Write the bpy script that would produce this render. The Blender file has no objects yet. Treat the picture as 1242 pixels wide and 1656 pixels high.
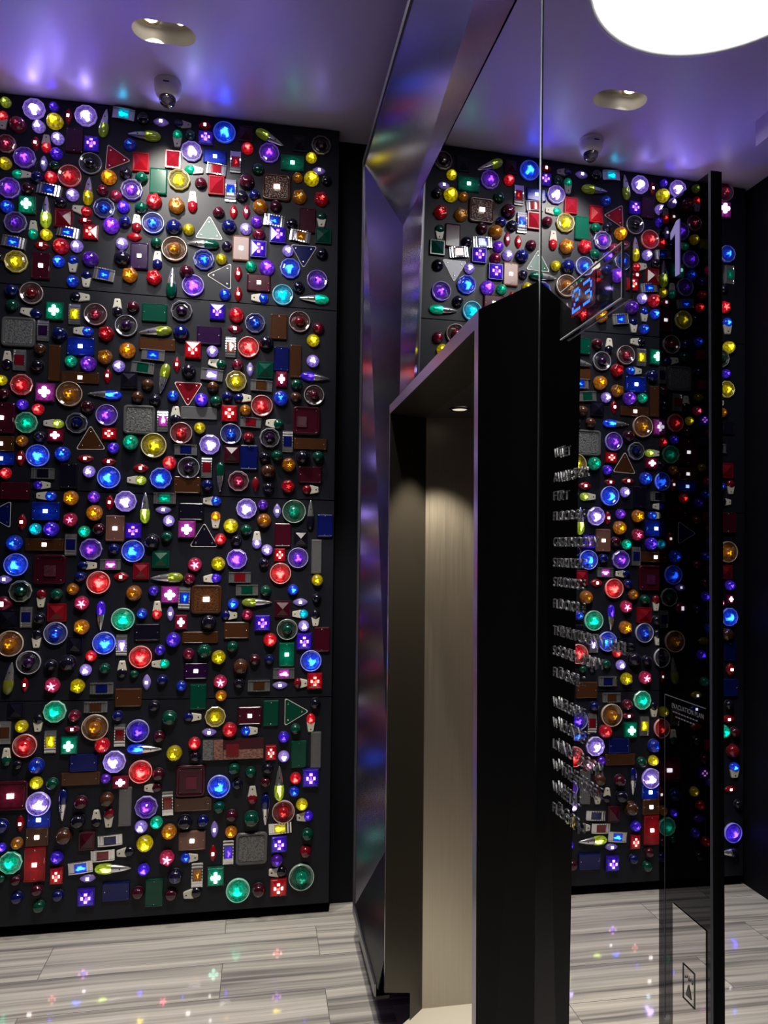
import bpy, bmesh, math, random
from math import sin, cos, pi, radians
from mathutils import Matrix, Vector

random.seed(7)
S = bpy.context.scene
COL = S.collection

# ------------------------------------------------------------------ camera
cam = bpy.data.cameras.new('camera'); cam.sensor_fit = 'HORIZONTAL'; cam.sensor_width = 36.0
cam.lens = 1150.0/1242*36.0; cam.clip_start = .02; cam.clip_end = 60
cam_o = bpy.data.objects.new('camera', cam); COL.objects.link(cam_o)
_R = Vector((0.9847390181599956, -0.17373897058290413, 0.010190005597668616))
_U = Vector((-0.018825473295232677, -0.04812845975177823, 0.9986637336546933))
_F = Vector((0.17301637976936815, 0.9836149762293752, 0.050664690552568635))
CAM = Vector((-0.5286349560287579, -3.182675411387674, 1.6))
m = Matrix.Identity(4)
for i in range(3):
    m[i][0] = _R[i]; m[i][1] = _U[i]; m[i][2] = -_F[i]; m[i][3] = CAM[i]
cam_o.matrix_world = m
S.camera = cam_o

# ------------------------------------------------------------------ view, world, lights
S.view_settings.view_transform = 'Standard'; S.view_settings.look = 'None'
S.view_settings.gamma = 1; S.view_settings.exposure = 0.0; S.view_settings.use_curve_mapping = False
S.cycles.max_bounces = 8; S.cycles.diffuse_bounces = 3; S.cycles.glossy_bounces = 5
S.cycles.transmission_bounces = 5; S.cycles.transparent_max_bounces = 10
S.cycles.caustics_reflective = False; S.cycles.caustics_refractive = False
S.cycles.sample_clamp_indirect = 4
W = bpy.data.worlds.new('world'); S.world = W; W.use_nodes = True
W.node_tree.nodes['Background'].inputs[0].default_value = (.010, .010, .016, 1)
W.node_tree.nodes['Background'].inputs[1].default_value = .5
CEIL = 3.525
DISC_POWER = 15.0          # round ceiling light, radiance of its diffuser
SPOT_WALL, SPOT_DOWN, SPOT_PORTAL = 70.0, 105.0, 72.0
def spot(name, loc, target, power, size, color, blend=.6, radius=.02):
    l = bpy.data.lights.new(name, 'SPOT'); l.energy = power; l.color = color
    l.spot_size = radians(size); l.spot_blend = blend; l.shadow_soft_size = radius
    o = bpy.data.objects.new(name, l); COL.objects.link(o); o.location = loc
    o.rotation_euler = (Vector(target)-Vector(loc)).to_track_quat('-Z', 'Y').to_euler(); return o
spot('recessed_spot_light', (-.965, -.497, 3.54), (-.86, 0, 3.0), SPOT_WALL, 62, (1, .95, .84))
spot('recessed_spot_light', (-.855, -.497, 3.54), (-.55, -.60, 0), SPOT_DOWN, 60, (1, .95, .84))
spot('portal_spot_light', (.10, -.90, 2.05), (.13, -.75, 0), SPOT_PORTAL, 75, (1, .86, .62), .5, .015)
spot('added_floor_fill_spot', (-.45, -1.55, 3.515), (-.45, -1.10, 0), 265, 74, (1, .93, .80), .3, .03)  # added fill spot, out of view, to brighten the floor

# ------------------------------------------------------------------ materials
MATS = {}
def lk(nt, a, b): nt.links.new(a, b)
def mat(name, base=(.5, .5, .5), rough=.5, metal=0., spec=.5, coat=0., emit=None, es=0., alpha=None, ior=None):
    if name in MATS: return MATS[name]
    M = bpy.data.materials.new(name); M.use_nodes = True
    p = M.node_tree.nodes['Principled BSDF']
    p.inputs['Base Color'].default_value = (*base, 1); p.inputs['Roughness'].default_value = rough
    p.inputs['Metallic'].default_value = metal; p.inputs['Specular IOR Level'].default_value = spec
    p.inputs['Coat Weight'].default_value = coat
    if emit: p.inputs['Emission Color'].default_value = (*emit, 1); p.inputs['Emission Strength'].default_value = es
    MATS[name] = M; return M
def pn(M): return M.node_tree.nodes['Principled BSDF']
def nd(M, t, **k):
    n = M.node_tree.nodes.new(t)
    for a, b in k.items(): setattr(n, a, b)
    return n
def mth(M, op, a, b=None, c=None, clamp=False):
    n = nd(M, 'ShaderNodeMath', operation=op); n.use_clamp = clamp
    for i, v in enumerate((a, b, c)):
        if v is None: continue
        if isinstance(v, (int, float)): n.inputs[i].default_value = v
        else: lk(M.node_tree, v, n.inputs[i])
    return n.outputs[0]
def ramp(M, fac, stops):
    r = nd(M, 'ShaderNodeValToRGB'); e = r.color_ramp.elements
    while len(e) < len(stops): e.new(.5)
    for el, (p, c) in zip(e, stops): el.position = p; el.color = (*c, 1)
    lk(M.node_tree, fac, r.inputs[0]); return r.outputs[0]

def panel_mat():
    M = mat('black_wall_panel', (.008, .009, .015), .42, 0, .26)
    t = nd(M, 'ShaderNodeTexCoord'); n = nd(M, 'ShaderNodeTexNoise'); n.inputs['Scale'].default_value = 3; n.inputs['Detail'].default_value = 4
    lk(M.node_tree, t.outputs['Object'], n.inputs['Vector'])
    lk(M.node_tree, ramp(M, n.outputs[0], [(.3, (.36,)*3), (.7, (.5,)*3)]), pn(M).inputs['Roughness'])
    return M
def ceiling_mat():
    M = mat('lamp_tinted_ceiling', (.66, .59, .84), .45, 0, .5)  # white ceiling tinted lavender to carry the lamps' purple light
    t = nd(M, 'ShaderNodeTexCoord'); n = nd(M, 'ShaderNodeTexNoise'); n.inputs['Scale'].default_value = 5; n.inputs['Detail'].default_value = 3
    n2 = nd(M, 'ShaderNodeTexNoise'); n2.inputs['Scale'].default_value = 38; n2.inputs['Detail'].default_value = 2
    b = nd(M, 'ShaderNodeBump'); b.inputs['Strength'].default_value = .16; b.inputs['Distance'].default_value = .02
    lk(M.node_tree, t.outputs['Object'], n.inputs['Vector']); lk(M.node_tree, t.outputs['Object'], n2.inputs['Vector'])
    h = mth(M, 'MULTIPLY_ADD', n2.outputs[0], .18, n.outputs[0])
    lk(M.node_tree, h, b.inputs['Height']); lk(M.node_tree, b.outputs[0], pn(M).inputs['Normal'])
    pn(M).inputs['Coat Weight'].default_value = .5; pn(M).inputs['Coat Roughness'].default_value = .30
    return M
def brushed(name, base, rough, axis=(1, 1, 60), amt=.12):
    M = mat(name, base, rough, 1.)
    t = nd(M, 'ShaderNodeTexCoord'); mp = nd(M, 'ShaderNodeMapping'); mp.inputs['Scale'].default_value = axis
    n = nd(M, 'ShaderNodeTexNoise'); n.inputs['Scale'].default_value = 4; n.inputs['Detail'].default_value = 6
    lk(M.node_tree, t.outputs['Object'], mp.inputs[0]); lk(M.node_tree, mp.outputs[0], n.inputs['Vector'])
    lk(M.node_tree, mth(M, 'MULTIPLY_ADD', n.outputs[0], amt, rough-amt/2), pn(M).inputs['Roughness'])
    d = tuple(c*.93 for c in base)
    lk(M.node_tree, ramp(M, n.outputs[0], [(.3, d), (.7, base)]), pn(M).inputs['Base Color'])
    return M
def floor_mat():
    M = mat('striped_marble', (.6, .58, .55), .055, 0, .5); nt = M.node_tree
    t = nd(M, 'ShaderNodeTexCoord'); mp = nd(M, 'ShaderNodeMapping'); mp.inputs['Location'].default_value = (.26, .09, 0)
    lk(nt, t.outputs['Object'], mp.inputs[0])
    br = nd(M, 'ShaderNodeTexBrick', offset=.36, offset_frequency=2, squash=1)
    br.inputs['Scale'].default_value = 1; br.inputs['Brick Width'].default_value = 1.04; br.inputs['Row Height'].default_value = .215
    br.inputs['Mortar Size'].default_value = .0016; br.inputs['Mortar Smooth'].default_value = .3
    br.inputs['Color1'].default_value = (0, 0, 0, 1); br.inputs['Color2'].default_value = (1, 1, 1, 1); br.inputs['Mortar'].default_value = (.5, .5, .5, 1)
    lk(nt, mp.outputs[0], br.inputs['Vector'])
    sx = nd(M, 'ShaderNodeSeparateXYZ'); lk(nt, t.outputs['Object'], sx.inputs[0])
    per = nd(M, 'ShaderNodeRGBToBW'); lk(nt, br.outputs['Color'], per.inputs[0])
    w = nd(M, 'ShaderNodeTexNoise'); w.inputs['Scale'].default_value = 1.3; w.inputs['Detail'].default_value = 3
    lk(nt, t.outputs['Object'], w.inputs['Vector'])
    def stripes(sc, det, seed, wob):
        c = nd(M, 'ShaderNodeCombineXYZ')
        lk(nt, mth(M, 'MULTIPLY', sx.outputs[0], .55), c.inputs[0])
        yy = mth(M, 'MULTIPLY_ADD', w.outputs[0], wob, sx.outputs[1])
        lk(nt, mth(M, 'MULTIPLY', yy, sc), c.inputs[1]); lk(nt, mth(M, 'MULTIPLY_ADD', per.outputs[0], 7.3, seed), c.inputs[2])
        n = nd(M, 'ShaderNodeTexNoise'); n.inputs['Scale'].default_value = 1; n.inputs['Detail'].default_value = det; n.inputs['Roughness'].default_value = .6
        lk(nt, c.outputs[0], n.inputs['Vector']); return n.outputs[0]
    a = ramp(M, stripes(26, 3, 0, .05), [(.30, (.20, .19, .185)), (.41, (.38, .36, .335)), (.50, (.56, .53, .485)), (.66, (.70, .66, .60))])  # stripe colours warmed to include the downlights' warm cast
    b = ramp(M, stripes(85, 5, 3.1, .04), [(.30, (.50,)*3), (.44, (.82,)*3), (.6, (1, 1, 1))])
    mx = nd(M, 'ShaderNodeMixRGB', blend_type='MULTIPLY'); mx.inputs[0].default_value = .85; lk(nt, a, mx.inputs[1]); lk(nt, b, mx.inputs[2])
    m2 = nd(M, 'ShaderNodeMixRGB'); lk(nt, br.outputs['Fac'], m2.inputs[0]); lk(nt, mx.outputs[0], m2.inputs[1]); m2.inputs[2].default_value = (.16, .155, .15, 1)
    lk(nt, m2.outputs[0], pn(M).inputs['Base Color']); return M

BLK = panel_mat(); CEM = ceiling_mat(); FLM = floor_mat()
DARK = mat('black_back_wall', (.004, .004, .007), .6, 0, .15)
DARK2 = mat('black_lacquer', (.005, .005, .009), .30, 0, .3)
MIRROR = mat('mirror_glass', (.80, .81, .83), 0., 1.)
DMIR = mat('black_glass', (.07, .07, .085), 0.01, 1.)
EDGE = mat('polished_glass_edge', (.45, .52, .55), .12, .3, .8)
BRM = brushed('brushed_frame_metal', (.175, .17, .23), .22, (3, .3, 3), .03)
LIP = mat('frame_edge_metal', (.16, .155, .17), .35, .8)
PORT = mat('dark_portal_metal', (.030, .030, .034), .42, .35)
PORTI = mat('dark_bronze_reveal', (.040, .036, .032), .36, .6)
PLIP = brushed('portal_edge_metal', (.42, .40, .48), .30, (1, 1, 1), .05)
STEEL = brushed('brushed_steel', (.47, .435, .395), .40, (60, 60, 1.0), .08)
CHROME = mat('chrome', (.88, .88, .90), .13, .90, .8, .3)
CREAM = mat('cream_enamel', (.62, .59, .50), .35, 0, .5, .3)
HOLE = mat('dark_screw_hole', (.01, .01, .01), .6)
WHITE = mat('white_plastic', (.85, .80, .76), .4)
RIMW = mat('reflector_white_edge', (.62, .58, .55), .3)
STUD = mat('steel_stud', (.75, .75, .78), .2, 1.)
HOUS = mat('black_rubber_housing', (.012, .012, .014), .5)

# lens colours: saturated lamp colour, unlit base colour, hot colour, pip colour
LC = {
 'w': ((.36, .22, 1.0), (.30, .26, .40), (0.6, 0.45, 1), (1, 1, 1)),
 'b': ((.01, .06, 1.0), (.004, .008, .11), (0.012, 0.12, 1), (.5, .8, 1)),
 'i': ((.07, .015, 1.0), (.03, .01, .22), (0.085, 0.03, 1), (1, .30, .75)),
 'p': ((.20, .03, .95), (.022, .004, .042), (0.15, 0.03, 1), (1, .4, .9)),
 'c': ((.0, .50, .80), (.0, .08, .12), (0, 0.5, 0.62), (.6, 1, 1)),
 'g': ((.0, .48, .26), (.0, .060, .036), (0, 0.5, 0.27), (.35, 1, .75)),
 'y': ((.66, .50, .0), (.20, .15, .0), (1, 0.8, 0.012), (1, 1, .3)),
 'a': ((.80, .24, .0), (.072, .026, .010), (1, 0.5, 0.004), (1, .95, .6)),
 'r': ((.80, .008, .018), (.20, .005, .012), (1, 0.045, 0.035), (1, .5, .42)),
 'k': ((.55, .02, .09), (.13, .008, .03), (1, 0.12, 0.22), (1, .55, .75)),
 'v': ((.60, .05, .55), (.20, .03, .18), (0.9, 0.25, 0.9), (1, .95, 1)),
 'm': ((.28, .01, .05), (.055, .004, .014), (0.8, 0.05, 0.09), (1, .7, .8)),
 'l': ((.40, .55, .03), (.17, .18, .015), (0.75, 1, 0.12), (.9, 1, .6)),
 's': ((.32, .10, .07), (.20, .09, .07), (1, 0.8, 0.7), (1, .97, .92)),
 'd': ((.02, .015, .06), (.007, .006, .016), (0.1, 0.05, 0.5), (.5, .3, .9)),
 'n': ((.2, .2, .22), (.11, .11, .115), (1, 1, 1), (1, 1, 1)),
}
HOTS = {'b': 11, 'i': 10, 'p': 9, 'c': 3.2, 'g': 3.2, 'y': 7, 'a': 5, 'r': 9, 'k': 10, 'v': 9, 'l': 5, 'w': 26, 's': 12, 'm': 4, 'd': 2, 'n': 8}
def lens(c, lit, mode='dome'):
    """coloured lens over its bulb; mode dome / star / bowl / plate / ribbed"""
    key = f'lens_{mode}_{c}_{lit}'
    if key in MATS: return MATS[key]
    sat, un, hot, pip = LC[c]
    base = tuple(.8*u for u in un) if lit == 0 else tuple(.16*s+.4*u for s, u in zip(sat, un))
    if mode == 'bowl': base = tuple(.16+.5*u for u in base)
    M = mat(key, base, {'plate': .2, 'bowl': .07}.get(mode, .075), .75 if mode == 'bowl' else 0, .35 if mode == 'plate' else .55, .6 if mode in ('dome', 'star') else .2); nt = M.node_tree; p = pn(M)
    t = nd(M, 'ShaderNodeTexCoord'); oi = nd(M, 'ShaderNodeObjectInfo')
    sx = nd(M, 'ShaderNodeSeparateXYZ'); lk(nt, t.outputs['Object'], sx.inputs[0])
    x, y = sx.outputs[0], sx.outputs[1]
    if mode == 'ribbed':
        wv = nd(M, 'ShaderNodeTexVoronoi'); wv.inputs['Scale'].default_value = 10; lk(nt, t.outputs['Object'], wv.inputs['Vector'])
        b = nd(M, 'ShaderNodeBump'); b.inputs['Strength'].default_value = .5; b.inputs['Distance'].default_value = .004
        lk(nt, ramp(M, wv.outputs['Distance'], [(.1, tuple(v*.35 for v in base)), (.6, tuple(v*1.7 for v in base))]), p.inputs['Base Color']); lk(nt, wv.outputs['Distance'], b.inputs['Height']); lk(nt, b.outputs[0], p.inputs['Normal'])
    if mode == 'plate':
        n = nd(M, 'ShaderNodeTexNoise'); n.inputs['Scale'].default_value = 2.2; lk(nt, t.outputs['Object'], n.inputs['Vector'])
        b = nd(M, 'ShaderNodeBump'); b.inputs['Strength'].default_value = .02; b.inputs['Distance'].default_value = .004
        lk(nt, n.outputs[0], b.inputs['Height']); lk(nt, b.outputs[0], p.inputs['Normal'])
    if lit:
        rnd = oi.outputs['Random']
        ox = mth(M, 'MULTIPLY_ADD', rnd, .22, -.11)
        x2 = mth(M, 'ADD', x, ox); y2 = mth(M, 'ADD', y, .10)
        r = mth(M, 'SQRT', mth(M, 'ADD', mth(M, 'MULTIPLY', x2, x2), mth(M, 'MULTIPLY', y2, y2)))
        ang = mth(M, 'ARCTAN2', y2, x2)
        ang = mth(M, 'ADD', ang, mth(M, 'MULTIPLY', rnd, 6.28))
        k, am = {'dome': (3, .09), 'star': (5, .20), 'bowl': (9, .08), 'plate': (2, .03), 'ribbed': (4, .05)}[mode]
        fl = mth(M, 'SINE', mth(M, 'MULTIPLY', ang, k))
        fl2 = mth(M, 'SINE', mth(M, 'MULTIPLY', ang, k*2+3))
        rr = mth(M, 'SUBTRACT', r, mth(M, 'MULTIPLY_ADD', fl2, am*.35, mth(M, 'MULTIPLY', fl, am)))
        # hot spot where the bulb shows through, then the glow of the lens body
        R0 = {1: .16, 2: .24, 3: .36}[lit]
        if mode == 'plate': R0 = .16
        if mode == 'bowl': R0 = .30
        hotf = mth(M, 'SUBTRACT', 1., mth(M, 'DIVIDE', mth(M, 'SUBTRACT', rr, R0*.6), R0*.55, clamp=True), clamp=True)
        body = mth(M, 'SUBTRACT', 1., mth(M, 'MULTIPLY', r, .75 if mode != 'plate' else .95), clamp=True)
        vo = nd(M, 'ShaderNodeTexVoronoi'); vo.inputs['Scale'].default_value = 3.4 if mode != 'bowl' else 5; lk(nt, t.outputs['Object'], vo.inputs['Vector'])
        body = mth(M, 'MULTIPLY', body, mth(M, 'MULTIPLY_ADD', vo.outputs['Distance'], 2.4, .0))
        HS = {1: .25, 2: .7, 3: 1.25}[lit]*HOTS[c]; BS = {1: .12, 2: .42, 3: .75}[lit]
        if mode == 'bowl': HS, BS = {1: .0, 2: .0, 3: .0}[lit], {1: .05, 2: .20, 3: .5}[lit]
        if mode == 'plate': HS = 0; BS = {1: .06, 2: .35, 3: .16}[lit]
        if mode == 'ribbed': HS = 0; BS = {1: .05, 2: .15, 3: .15}[lit]
        mx = nd(M, 'ShaderNodeMixRGB'); lk(nt, hotf, mx.inputs[0]); mx.inputs[1].default_value = (*sat, 1); mx.inputs[2].default_value = (*hot, 1)
        lk(nt, mx.outputs[0], p.inputs['Emission Color'])
        st = mth(M, 'ADD', mth(M, 'MULTIPLY', hotf, HS), mth(M, 'MULTIPLY', body, BS))
        lk(nt, st, p.inputs['Emission Strength'])
        if mode in ('bowl', 'plate', 'ribbed') or lit == 1:
            M.cycles.emission_sampling = 'NONE'
    return M
def rimmat(c, lit):
    key = f'rim_{c}_{lit}'
    if key in MATS: return MATS[key]
    sat, un, hot, pip = LC[c]
    M = mat(key, tuple(.50+.15*h for h in hot), .12, .25, .8, .5, sat, (.0, .06, .2, .45)[lit])
    M.cycles.emission_sampling = 'NONE'; return M
def ledmat(c, s=9.):
    return mat(f'led_{c}_{int(s)}', LC[c][3], .4, 0, .5, 0, LC[c][3], s)
def clearplastic(name, tint, fac, rough=.15):
    if name in MATS: return MATS[name]
    M = mat(name, tint, rough, 0, .8, .4); nt = M.node_tree
    tr = nd(M, 'ShaderNodeBsdfTransparent'); ms = nd(M, 'ShaderNodeMixShader'); ms.inputs[0].default_value = fac
    lk(nt, tr.outputs[0], ms.inputs[1]); lk(nt, pn(M).outputs[0], ms.inputs[2]); lk(nt, ms.outputs[0], nt.nodes['Material Output'].inputs[0])
    return M

# ------------------------------------------------------------------ mesh helpers
def to_mesh(bm, name, smooth=False):
    bmesh.ops.recalc_face_normals(bm, faces=bm.faces[:])
    me = bpy.data.meshes.new(name)
    if smooth:
        for f in bm.faces: f.smooth = True
    bm.to_mesh(me); bm.free(); return me
def put(name, me, m=None, parent=None):
    o = bpy.data.objects.new(name, me); COL.objects.link(o)
    if m is not None:
        if not me.materials: me.materials.append(m)
        else: o.material_slots[0].link = 'OBJECT'; o.material_slots[0].material = m
    if parent is not None: o.parent = parent
    return o
def box(bm, x0, x1, y0, y1, z0, z1, bev=0.):
    v = [bm.verts.new((x, y, z)) for x in (x0, x1) for y in (y0, y1) for z in (z0, z1)]
    fs = [(0, 1, 3, 2), (4, 6, 7, 5), (0, 4, 5, 1), (2, 3, 7, 6), (0, 2, 6, 4), (1, 5, 7, 3)]
    F = [bm.faces.new([v[i] for i in f]) for f in fs]
    if bev:
        bmesh.ops.recalc_face_normals(bm, faces=F)
        bmesh.ops.bevel(bm, geom=list({e for f in F for e in f.edges}), offset=bev, segments=2, affect='EDGES', profile=.6)
def quadp(bm, pts):
    return bm.faces.new([bm.verts.new(p) for p in pts])
def lathe(prof, n, rfun=None, smooth=True, name='m', cap=True):
    """profile [(r,z)] from outer edge to centre, around z; rfun(theta, r) scales r"""
    bm = bmesh.new(); rings = []
    for r, z in prof:
        if r < 1e-6: rings.append([bm.verts.new((0, 0, z))]); continue
        rings.append([bm.verts.new((r*(rfun(2*pi*i/n, r) if rfun else 1)*cos(2*pi*i/n), r*(rfun(2*pi*i/n, r) if rfun else 1)*sin(2*pi*i/n), z)) for i in range(n)])
    for a, b in zip(rings, rings[1:]):
        for i in range(n):
            j = (i+1) % n
            if len(b) == 1: bm.faces.new((a[i], a[j], b[0]))
            elif len(a) == 1: bm.faces.new((a[0], b[j], b[i]))
            else: bm.faces.new((a[i], a[j], b[j], b[i]))
    return to_mesh(bm, name, smooth)
def outline_prism(pts, levels, name, smooth=False, capb=False):
    """stack of scaled outlines: levels [(scale, z)] closed with a cap on top"""
    bm = bmesh.new(); prev = None
    for s, z in levels:
        ring = [bm.verts.new((x*s if not callable(s) else s(x, y)[0], y*s if not callable(s) else s(x, y)[1], z)) for x, y in pts]
        if prev:
            for i in range(len(pts)):
                j = (i+1) % len(pts); bm.faces.new((prev[i], prev[j], ring[j], ring[i]))
        prev = ring
    bm.faces.new(prev); return to_mesh(bm, name, smooth)
def rrect(w, h, r, n=5):
    pts = []
    for cx, cy, a0 in ((w-r, h-r, 0), (-w+r, h-r, 90), (-w+r, -h+r, 180), (w-r, -h+r, 270)):
        for i in range(n+1):
            a = radians(a0+90*i/n); pts.append((cx+r*cos(a), cy+r*sin(a)))
    return pts

# ------------------------------------------------------------------ the room shell
def struct(name, bm, m, smooth=False):
    o = put(name, to_mesh(bm, name, smooth), m); o['kind'] = 'structure'; return o
def sbox(name, a, m, bev=0.):
    bm = bmesh.new(); box(bm, *a, bev); return struct(name, bm, m)
YB, YF = .09, -4.7
XL = -1.93
bm = bmesh.new(); quadp(bm, [(XL-.3, YB+.1, 0), (.6, YB+.1, 0), (.6, YF, 0), (XL-.3, YF, 0)]); struct('floor', bm, FLM)
# ceiling with the stadium shaped opening of the twin downlight
RC = Vector((-.914, -.497)); RA = radians(2)
def stad(hl, hw, n=14, waist=0.):
    pts = []
    for s, a0 in ((1, -90), (-1, 90)):
        for i in range(n+1):
            a = radians(a0+180*i/n); pts.append((s*(hl-hw)+hw*cos(a), hw*sin(a)))
    return [(RC.x+x*cos(RA)-y*sin(RA), RC.y+x*sin(RA)+y*cos(RA)) for x, y in pts]
bm = bmesh.new()
outer = [bm.verts.new((x, y, CEIL)) for x, y in ((XL-.3, YB+.1), (.6, YB+.1), (.6, YF), (XL-.3, YF))]
inner = [bm.verts.new((x, y, CEIL)) for x, y in stad(.116, .060)]
es = [bm.edges.new((l[i], l[(i+1) % len(l)])) for l in (outer, inner) for i in range(len(l))]
bmesh.ops.triangle_fill(bm, use_beauty=True, edges=es)
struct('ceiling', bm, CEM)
sbox('wall_back', (XL-.3, .6, YB, YB+.1, 0, CEIL+.2), DARK)
sbox('wall_left', (XL-.15, XL, YF, YB, 0, CEIL), DARK)
sbox('wall_front', (XL-.3, .6, YF-.1, YF, 0, CEIL), mat('dark_grey_wall', (.05, .05, .055), .6))
sbox('wall_right', (.45, .60, YF, YB, 0, CEIL), DARK)
# projecting dark wall and light bulkhead on the opposite side, seen in the mirror
sbox('trim_1', (XL, -1.80, YF, -.51, 0, 3.41), DARK2)
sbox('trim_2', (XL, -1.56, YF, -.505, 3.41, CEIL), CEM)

# black panels of the lamp wall (four courses with fine joints)
PX0 = -1.905
def seam(x, zl, zr): return zl+(zr-zl)*(x+1.6)/1.41
rows = [(.050, .047), (.955, .939), (1.832, 1.811), (2.699, 2.677), (CEIL-.004, CEIL-.004)]
for i in range(4):
    g = .0022
    bm = bmesh.new()
    xs = (PX0, -.197)
    pts = []
    for yy in (.0, .045):
        pts.append([bm.verts.new((x, yy, z)) for x, z in ((xs[0], seam(xs[0], *rows[i])+g), (xs[1], seam(xs[1], *rows[i])+g), (xs[1], seam(xs[1], *rows[i+1])-g), (xs[0], seam(xs[0], *rows[i+1])-g))])
    bm.faces.new(pts[0]); bm.faces.new(pts[1])
    for k in range(4): bm.faces.new((pts[0][k], pts[0][(k+1) % 4], pts[1][(k+1) % 4], pts[1][k]))
    struct(f'wall_panel_{i+1}', bm, BLK)
bm = bmesh.new(); box(bm, PX0, -.205, .045, YB, .06, CEIL-.01); struct('wall_batten', bm, DARK)

# ------------------------------------------------------------------ mirror wall on the right
N = Vector((0.9998931859977045, 0.009597991099587243, -0.011022484393825973)); O = Vector((0, -1.2, 1.6))
def mp(Y, z, off=0.):          # a point on the mirror plane, off metres in front of it
    return Vector(((-off-(Y-O.y)*N.y-(z-O.z)*N.z)/N.x, Y, z))
def slab(name, pts2, off0, off1, m, parent=None, kindtag=None):
    bm = bmesh.new(); A = [bm.verts.new(mp(y, z, off0)) for y, z in pts2]; B = [bm.verts.new(mp(y, z, off1)) for y, z in pts2]
    bm.faces.new(A); bm.faces.new(B); n = len(A)
    for k in range(n): bm.faces.new((A[k], A[(k+1) % n], B[(k+1) % n], B[k]))
    o = put(name, to_mesh(bm, name), m, parent)
    if kindtag: o['kind'] = kindtag
    return o
def thing(o, label, cat, group=None):
    o['label'] = label; o['category'] = cat
    if group: o['group'] = group
    return o
MT = 2.842; MB = .50
SY = -1.869
far = slab('mirror', [(-.502, MB), (-.502, MT+.022), (SY+.0035, MT-.02), (SY+.0035, 2.120), (-.738, 2.120), (-.738, MB)], 0, -.006, MIRROR)
thing(far, 'tall mirror behind the lift portal, from the lamp wall to the joint', 'mirror', 'mirror panes on the right wall')
near = slab('mirror', [(SY-.0035, MB), (SY-.0035, MT-.02), (-3.9, MT-.05), (-3.9, MB)], 0, -.006, MIRROR)
thing(near, 'tall mirror carrying the raised lettering and the black glass panel', 'mirror', 'mirror panes on the right wall')
slab('trim_3', [(SY-.0035, MB), (SY-.0035, MT), (SY+.0035, MT), (SY+.0035, MB)], .0015, -.006, EDGE, None, 'structure')
# canted metal frame round the mirror: header, jamb, sill, each with a lip and a dark return
LXo = -.12; LZ = 3.185; LY = -.31; SZ = .165
def frame_piece(name, inner, outer, m):
    bm = bmesh.new(); quadp(bm, [inner[0], inner[1], outer[1], outer[0]]); return bm
mt0 = mp(-.502, MT+.022); mt1 = mp(-3.9, MT-.05); mb0 = mp(-.502, MB); mb1 = mp(-3.9, MB)
co_t0 = Vector((LXo, LY+.005, LZ+.02)); co_t1 = Vector((LXo, -3.9, LZ-.07)); co_b0 = Vector((LXo, LY+.035, SZ)); co_b1 = Vector((LXo, -3.9, SZ))
fr = bpy.data.objects.new('mirror_surround', None); COL.objects.link(fr); fr.location = (0, -1.2, 0)
thing(fr, 'wide canted metal frame around the mirror wall beside the lamp panels', 'frame')
def fpart(name, bm, m):
    o = put(name, to_mesh(bm, name), m, fr); o.matrix_parent_inverse = Matrix.Translation((0, 1.2, 0)); return o
for nm, a, b, c, d, m in (('header', mt0, mt1, co_t1, co_t0, BRM), ('jamb', mb0, mt0, co_t0, co_b0, BRM), ('sill', mp(-.738, MB), mb0, co_b0, Vector((LXo, -.83, SZ)), DARK2)):
    bm = bmesh.new()
    back = Vector((.03, 0, 0))
    P = [a, b, c, d]; n1 = (b-a).cross(d-a).normalized(); n1 = n1 if n1.x > 0 else -n1
    A = [bm.verts.new(p) for p in P]; B = [bm.verts.new(p+n1*.004) for p in P]
    bm.faces.new(A); bm.faces.new(B)
    for k in range(4): bm.faces.new((A[k], A[(k+1) % 4], B[(k+1) % 4], B[k]))
    fpart(nm, bm, m)
# lips: thin bars along the outer edge, and dark returns back to the wall
def bar(P, Q, u, v, name, m):
    bm = bmesh.new(); A = [bm.verts.new(P+x) for x in (Vector((0, 0, 0)), u, u+v, v)]; B = [bm.verts.new(Q+x) for x in (Vector((0, 0, 0)), u, u+v, v)]
    bm.faces.new(A); bm.faces.new(B)
    for k in range(4): bm.faces.new((A[k], A[(k+1) % 4], B[(k+1) % 4], B[k]))
    return fpart(name, bm, m)
bar(co_t0, co_t1, Vector((-.006, 0, .0)), Vector((0, 0, .028)), 'top_lip', LIP)
bar(co_b0, co_t0+Vector((0, 0, .028)), Vector((-.006, 0, 0)), Vector((0, .022, 0)), 'side_lip', LIP)
bar(co_b0+Vector((0, .02, 0)), Vector((LXo, -.80, SZ)), Vector((-.006, 0, 0)), Vector((0, 0, -.038)), 'bottom_lip', mat('sill_edge_metal', (.20, .20, .22), .35, .9))
bar(co_t0+Vector((0, 0, .028)), co_t1+Vector((0, 0, .028)), Vector((.40, 0, 0)), Vector((0, 0, .01)), 'top_return', DARK2)
bar(co_b0+Vector((0, .022, 0)), co_t0+Vector((0, .022, .03)), Vector((.40, 0, 0)), Vector((0, .01, 0)), 'side_return', DARK2)
bar(co_b0+Vector((0, .02, -.038)), Vector((LXo, -.80, SZ-.038)), Vector((.045, 0, 0)), Vector((0, 0, -.01)), 'bottom_return', DARK2)
sbox('wall_recess', (.02, .42, -3.9, -1.9, 0, .13), DARK2)
sbox('wall_plinth', (.02, .42, -.60, YB, 0, .13), DARK2)
sbox('wall_soffit', (.0, .42, YF, YB, CEIL-.2, CEIL-.002), DARK2)

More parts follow.
